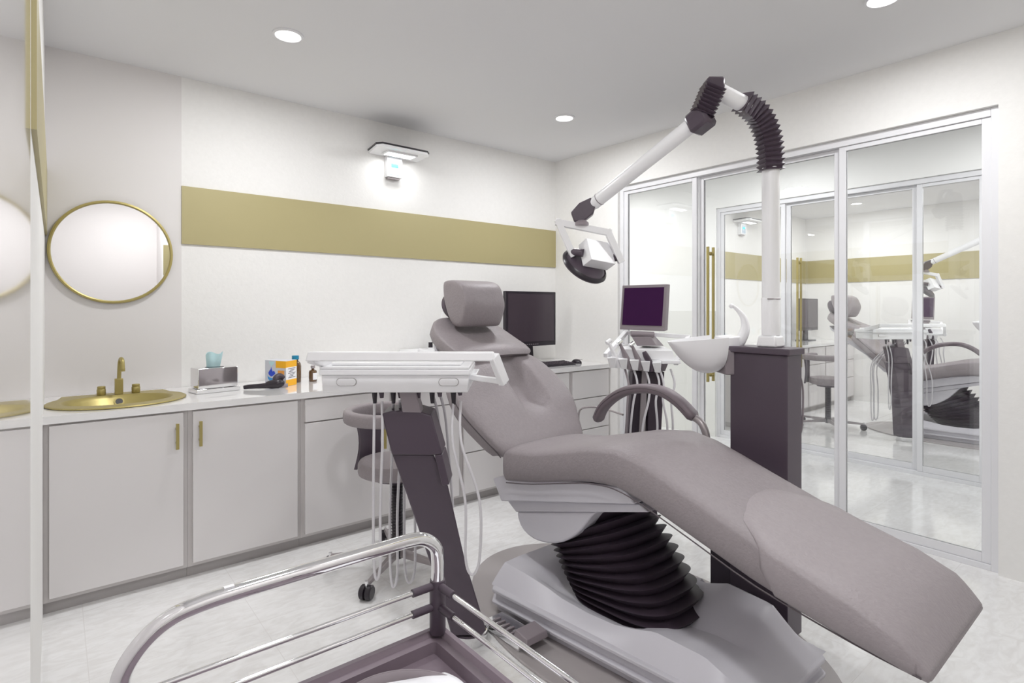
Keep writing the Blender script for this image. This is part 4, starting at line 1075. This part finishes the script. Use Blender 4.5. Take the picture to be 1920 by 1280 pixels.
# ------------------------------------------------------------------ trolley
def trolley():
    X1, Y1 = .575, .93
    X0, Y0 = .045, .02
    r = thing('instrument_trolley', 'plum trolley with chrome push rail in the bottom foreground', 'trolley', (.3, .5, 0))
    zr = .755
    def rr(x0, x1, y0, y1, rad, n=6):
        out = []
        for cx, cy, a0 in ((x1 - rad, y1 - rad, 0), (x0 + rad, y1 - rad, PI / 2), (x0 + rad, y0 + rad, PI), (x1 - rad, y0 + rad, 3 * PI / 2)):
            for k in range(n + 1):
                a = a0 + PI / 2 * k / n; out.append((cx + rad * math.cos(a), cy + rad * math.sin(a)))
        return out
    lay = [(zr - .035, .004, .02), (zr - .004, .0, .02), (zr, .004, .018), (zr - .001, .012, .015), (zr - .010, .018, .012), (zr - .010, .034, .008), (zr - .030, .038, .006), (zr - .030, .10, .004)]
    rings = [[(x, y, z) for x, y in rr(X0 - .02 + i, X1 + .02 - i, Y0 - .02 + i, Y1 + .02 - i, rad)] for z, i, rad in lay]
    MB().loft(rings).build('top_tray', 'tray', r, bevel=.0, sharp=25)
    MB().box(X0 - .01, X1 + .01, Y0 - .01, Y1 + .01, .20, .225).build('lower_shelf', 'tray', r, bevel=.004)
    for (x, y) in ((X0, Y0), (X1, Y0), (X0, Y1), (X1, Y1)):
        MB().lathe([(.012, .075), (.012, .2), (.012, zr - .034)], (x, y, 0), seg=20).build('post', 'chrome', r)
        MB().lathe([(.0155, zr - .004), (.0155, zr + .092), (.0145, zr + .098)], (x, y, 0), seg=28).build('post_sleeve', 'dark', r)
        MB().lathe([(.03, -.012), (.034, -.008), (.034, .008), (.03, .012)], (x, y, .036), (1, 0, 0), 24).build('caster', 'black', r)
        MB().lathe([(.014, .045), (.014, .078)], (x, y, 0), seg=14).build('caster_fork', 'satin', r)
    zt = .944
    # big chrome rail across the far end
    xl = X0 + .025
    pts = [(X1, Y1, zr + .094), (X1, Y1, .893), (X1 - .006, Y1, .918), (X1 - .030, Y1, .938), (X1 - .062, Y1, zt), (X1 - .12, Y1, zt), (.35, Y1, zt), (.24, Y1, zt), (.172, Y1, zt - .002), (.128, Y1, .934), (.095, Y1, .912), (.072, Y1, .878), (.066, Y1, .84), (X0 + .01, Y1, zr + .094)]
    MB().tube(pts, .0125, 28, smooth=8).build('push_rail', 'chrome', r)
    MB().obox((.205, Y1 - .002, zt + .0118), (1, 0, 0), (0, 1, 0), EZ, .007, .004, .0012).build('rail_tag', 'paper', r, label='tiny white tag on the chrome rail')
    for z in (.803, .843):
        a = (X1, Y1, z)
        MB().tube([(X1 - .014, Y1, z), (X1 - .055, Y1, z)], .0075, 16).build('rail_socket', 'dark', r)
        MB().tube([(X1 - .054, Y1, z), (X0 + .05, Y1, z)], .0045, 16).build('side_rail', 'chrome', r)
        MB().tube([(X1, Y1 - .014, z), (X1, Y1 - .055, z)], .0075, 16).build('rail_socket', 'dark', r)
        MB().tube([(X1, Y1 - .054, z), (X1, Y0 + .02, z)], .0045, 16).build('side_rail', 'chrome', r)
    # kidney dish and paper cloth
    z0 = zr - .0298
    d = thing('kidney_dish', 'grey curved dish on the trolley tray at the bottom edge', 'dish', (.36, .78, z0))
    def kid(s, z, sh=0):
        out = []
        for k in range(48):
            t = 2 * PI * k / 48
            x = .115 * s * math.cos(t); y = (.075 * s) * math.sin(t)
            y += -.25 * x * x / .115
            out.append((.405 + x, .808 + y, z))
        return out
    MB().loft([kid(.8, z0), kid(.9, z0 + .006), kid(1, z0 + .030), kid(1.02, z0 + .0305), kid(.97, z0 + .0275), kid(.86, z0 + .009), kid(.7, z0 + .006)]).build('dish', 'mid', d)
    p = MB(); rg = []
    for i in range(15):
        t = i / 14
        row = []
        for j in range(13):
            s_ = j / 12
            x = .415 + .125 * t; y = .70 + .165 * s_ - .05 * t
            top = z0 + .0335
            drape = max(0, t - .85) / .15
            z = top - drape ** 1.5 * .027 + .0016 * (1 + math.sin(9 * s_ + 3 * t))
            e = max(0, s_ - .75) / .25
            z -= e ** 1.5 * .010 * (1 - drape)
            row.append((x, y, max(z, z0 + .003)))
        rg.append(row)
    full = [row + [(x, y, z - .0012) for x, y, z in reversed(row)] for row in rg]
    p.loft(full)
    tag(p.build('paper_napkin', 'paper', sharp=60), 'white paper napkin lying over the grey dish on the trolley', 'napkin')
    return r

# ------------------------------------------------------------------ build everything
shell()
frame_front(WB + .03, .642, 3.16, 2.432, [1.415, 2.42], 2.33, 0, 7, 2)
frame_front(B2 + .02, .98, 3.26, 2.45, [1.46, 2.54], 2.4, 0, 8, 5)
pull_handle(WB + .055, 2.31, .828, 1.84, 'tall gold double pull handle on the nearer glass front, left pair')
pull_handle(B2 + .045, 2.41, .81, 1.865, 'tall gold double pull handle on the farther glass front across the corridor')
cabs, wt = counter_run()
counter_items()
fx = wall_fixture()
chair = dental_chair()
du = delivery_unit()
foot_pedal()
st = stool()
wu = water_unit()
lamp = operating_lamp()
au, scr = assistant_unit()
trolley()

def across(o, label, dx=DX, dy=0): return copy_tree(o, (dx, dy, 0), label)
across(chair, 'grey dental chair in the room across the corridor, seen through glass')
across(du, 'white instrument tray on its post in the room across the corridor')
across(st, 'grey stool with curved rest in the room across the corridor')
across(wu, 'plum column with rinsing bowl in the room across the corridor')
across(lamp, 'jointed white operating lamp in the room across the corridor')
across(au, 'white handpiece console in the room across the corridor')
across(scr, 'grey-framed purple screen in the room across the corridor')
across(fx, 'lit white wall lamp in the room across the corridor', 5.25)
for o in list(bpy.data.objects):
    if o.name == 'desk_monitor': across(o, 'dark desk monitor in the room across the corridor')
for i, c in enumerate(cabs[1:]):
    across(c, ('white cabinet left of the stool in the room across the corridor', 'white cabinet behind the stool in the room across the corridor', 'white cabinet behind the slanted post in the room across the corridor', 'white drawer cabinet behind the chair back in the room across the corridor', 'white drawer cabinet under the monitor in the room across the corridor', 'white drawer cabinet in the far corner of the room across the corridor')[i])
tag(MB().box(B2 + .607, WB2 - .002, 3.235, WA - .006, .861, .896).build('worktop', 'worktop', smooth=False), 'glossy white worktop in the room across the corridor', 'worktop')

downlight(.94, 2.985, 'round recessed ceiling light at the upper left, above the sink side', 34)
downlight(2.94, 2.975, 'round recessed ceiling light near the far corner of the room', 34)
downlight(2.94, .905, 'round recessed ceiling light cut by the top edge of the picture', 34)
downlight(.70, .40, 'round recessed ceiling light above the trolley, out of the frame', 40)
for k, (x, y) in enumerate(((4.65, .6), (4.65, 2.4), (4.65, 4.4))):
    downlight(x, y, ('round corridor ceiling light nearest the entrance', 'round corridor ceiling light between the two glass fronts', 'round corridor ceiling light at the far corridor end')[k], 37)
for k, (x, y) in enumerate(((6.5, 2.9), (8.4, 2.9), (8.4, .9), (6.5, .9))):
    downlight(x, y, ('ceiling light at the back left of the room across the corridor', 'ceiling light at the back right of the room across the corridor', 'ceiling light at the front right of the room across the corridor', 'ceiling light at the front left of the room across the corridor')[k], 40)

# ------------------------------------------------------------------ world, camera, view
w = bpy.data.worlds.new('world'); SC.world = w; w.use_nodes = True
w.node_tree.nodes['Background'].inputs['Color'].default_value = (1, 1, 1, 1)
w.node_tree.nodes['Background'].inputs['Strength'].default_value = 1.6

cam = bpy.data.cameras.new('camera'); co = bpy.data.objects.new('camera', cam); COL.objects.link(co)
co.location = (0, 0, 1.378)
co.rotation_euler = (PI / 2, 0, -math.atan2(ST, CT))
cam.sensor_width = 36; cam.lens = 1048 / 1920 * 36
cam.shift_y = (578 - 640) / 1920
cam.clip_start = .01; cam.clip_end = 60
SC.camera = co

SC.view_settings.view_transform = 'Standard'; SC.view_settings.look = 'None'
SC.view_settings.gamma = 1; SC.view_settings.use_curve_mapping = False
SC.view_settings.exposure = -1.04
c = SC.cycles
c.use_denoising = True
try: c.denoiser = 'OPENIMAGEDENOISE'
except Exception: pass
c.max_bounces = 14; c.diffuse_bounces = 8; c.glossy_bounces = 6; c.transparent_max_bounces = 20
c.sample_clamp_indirect = 6
c.caustics_reflective = False; c.caustics_refractive = False
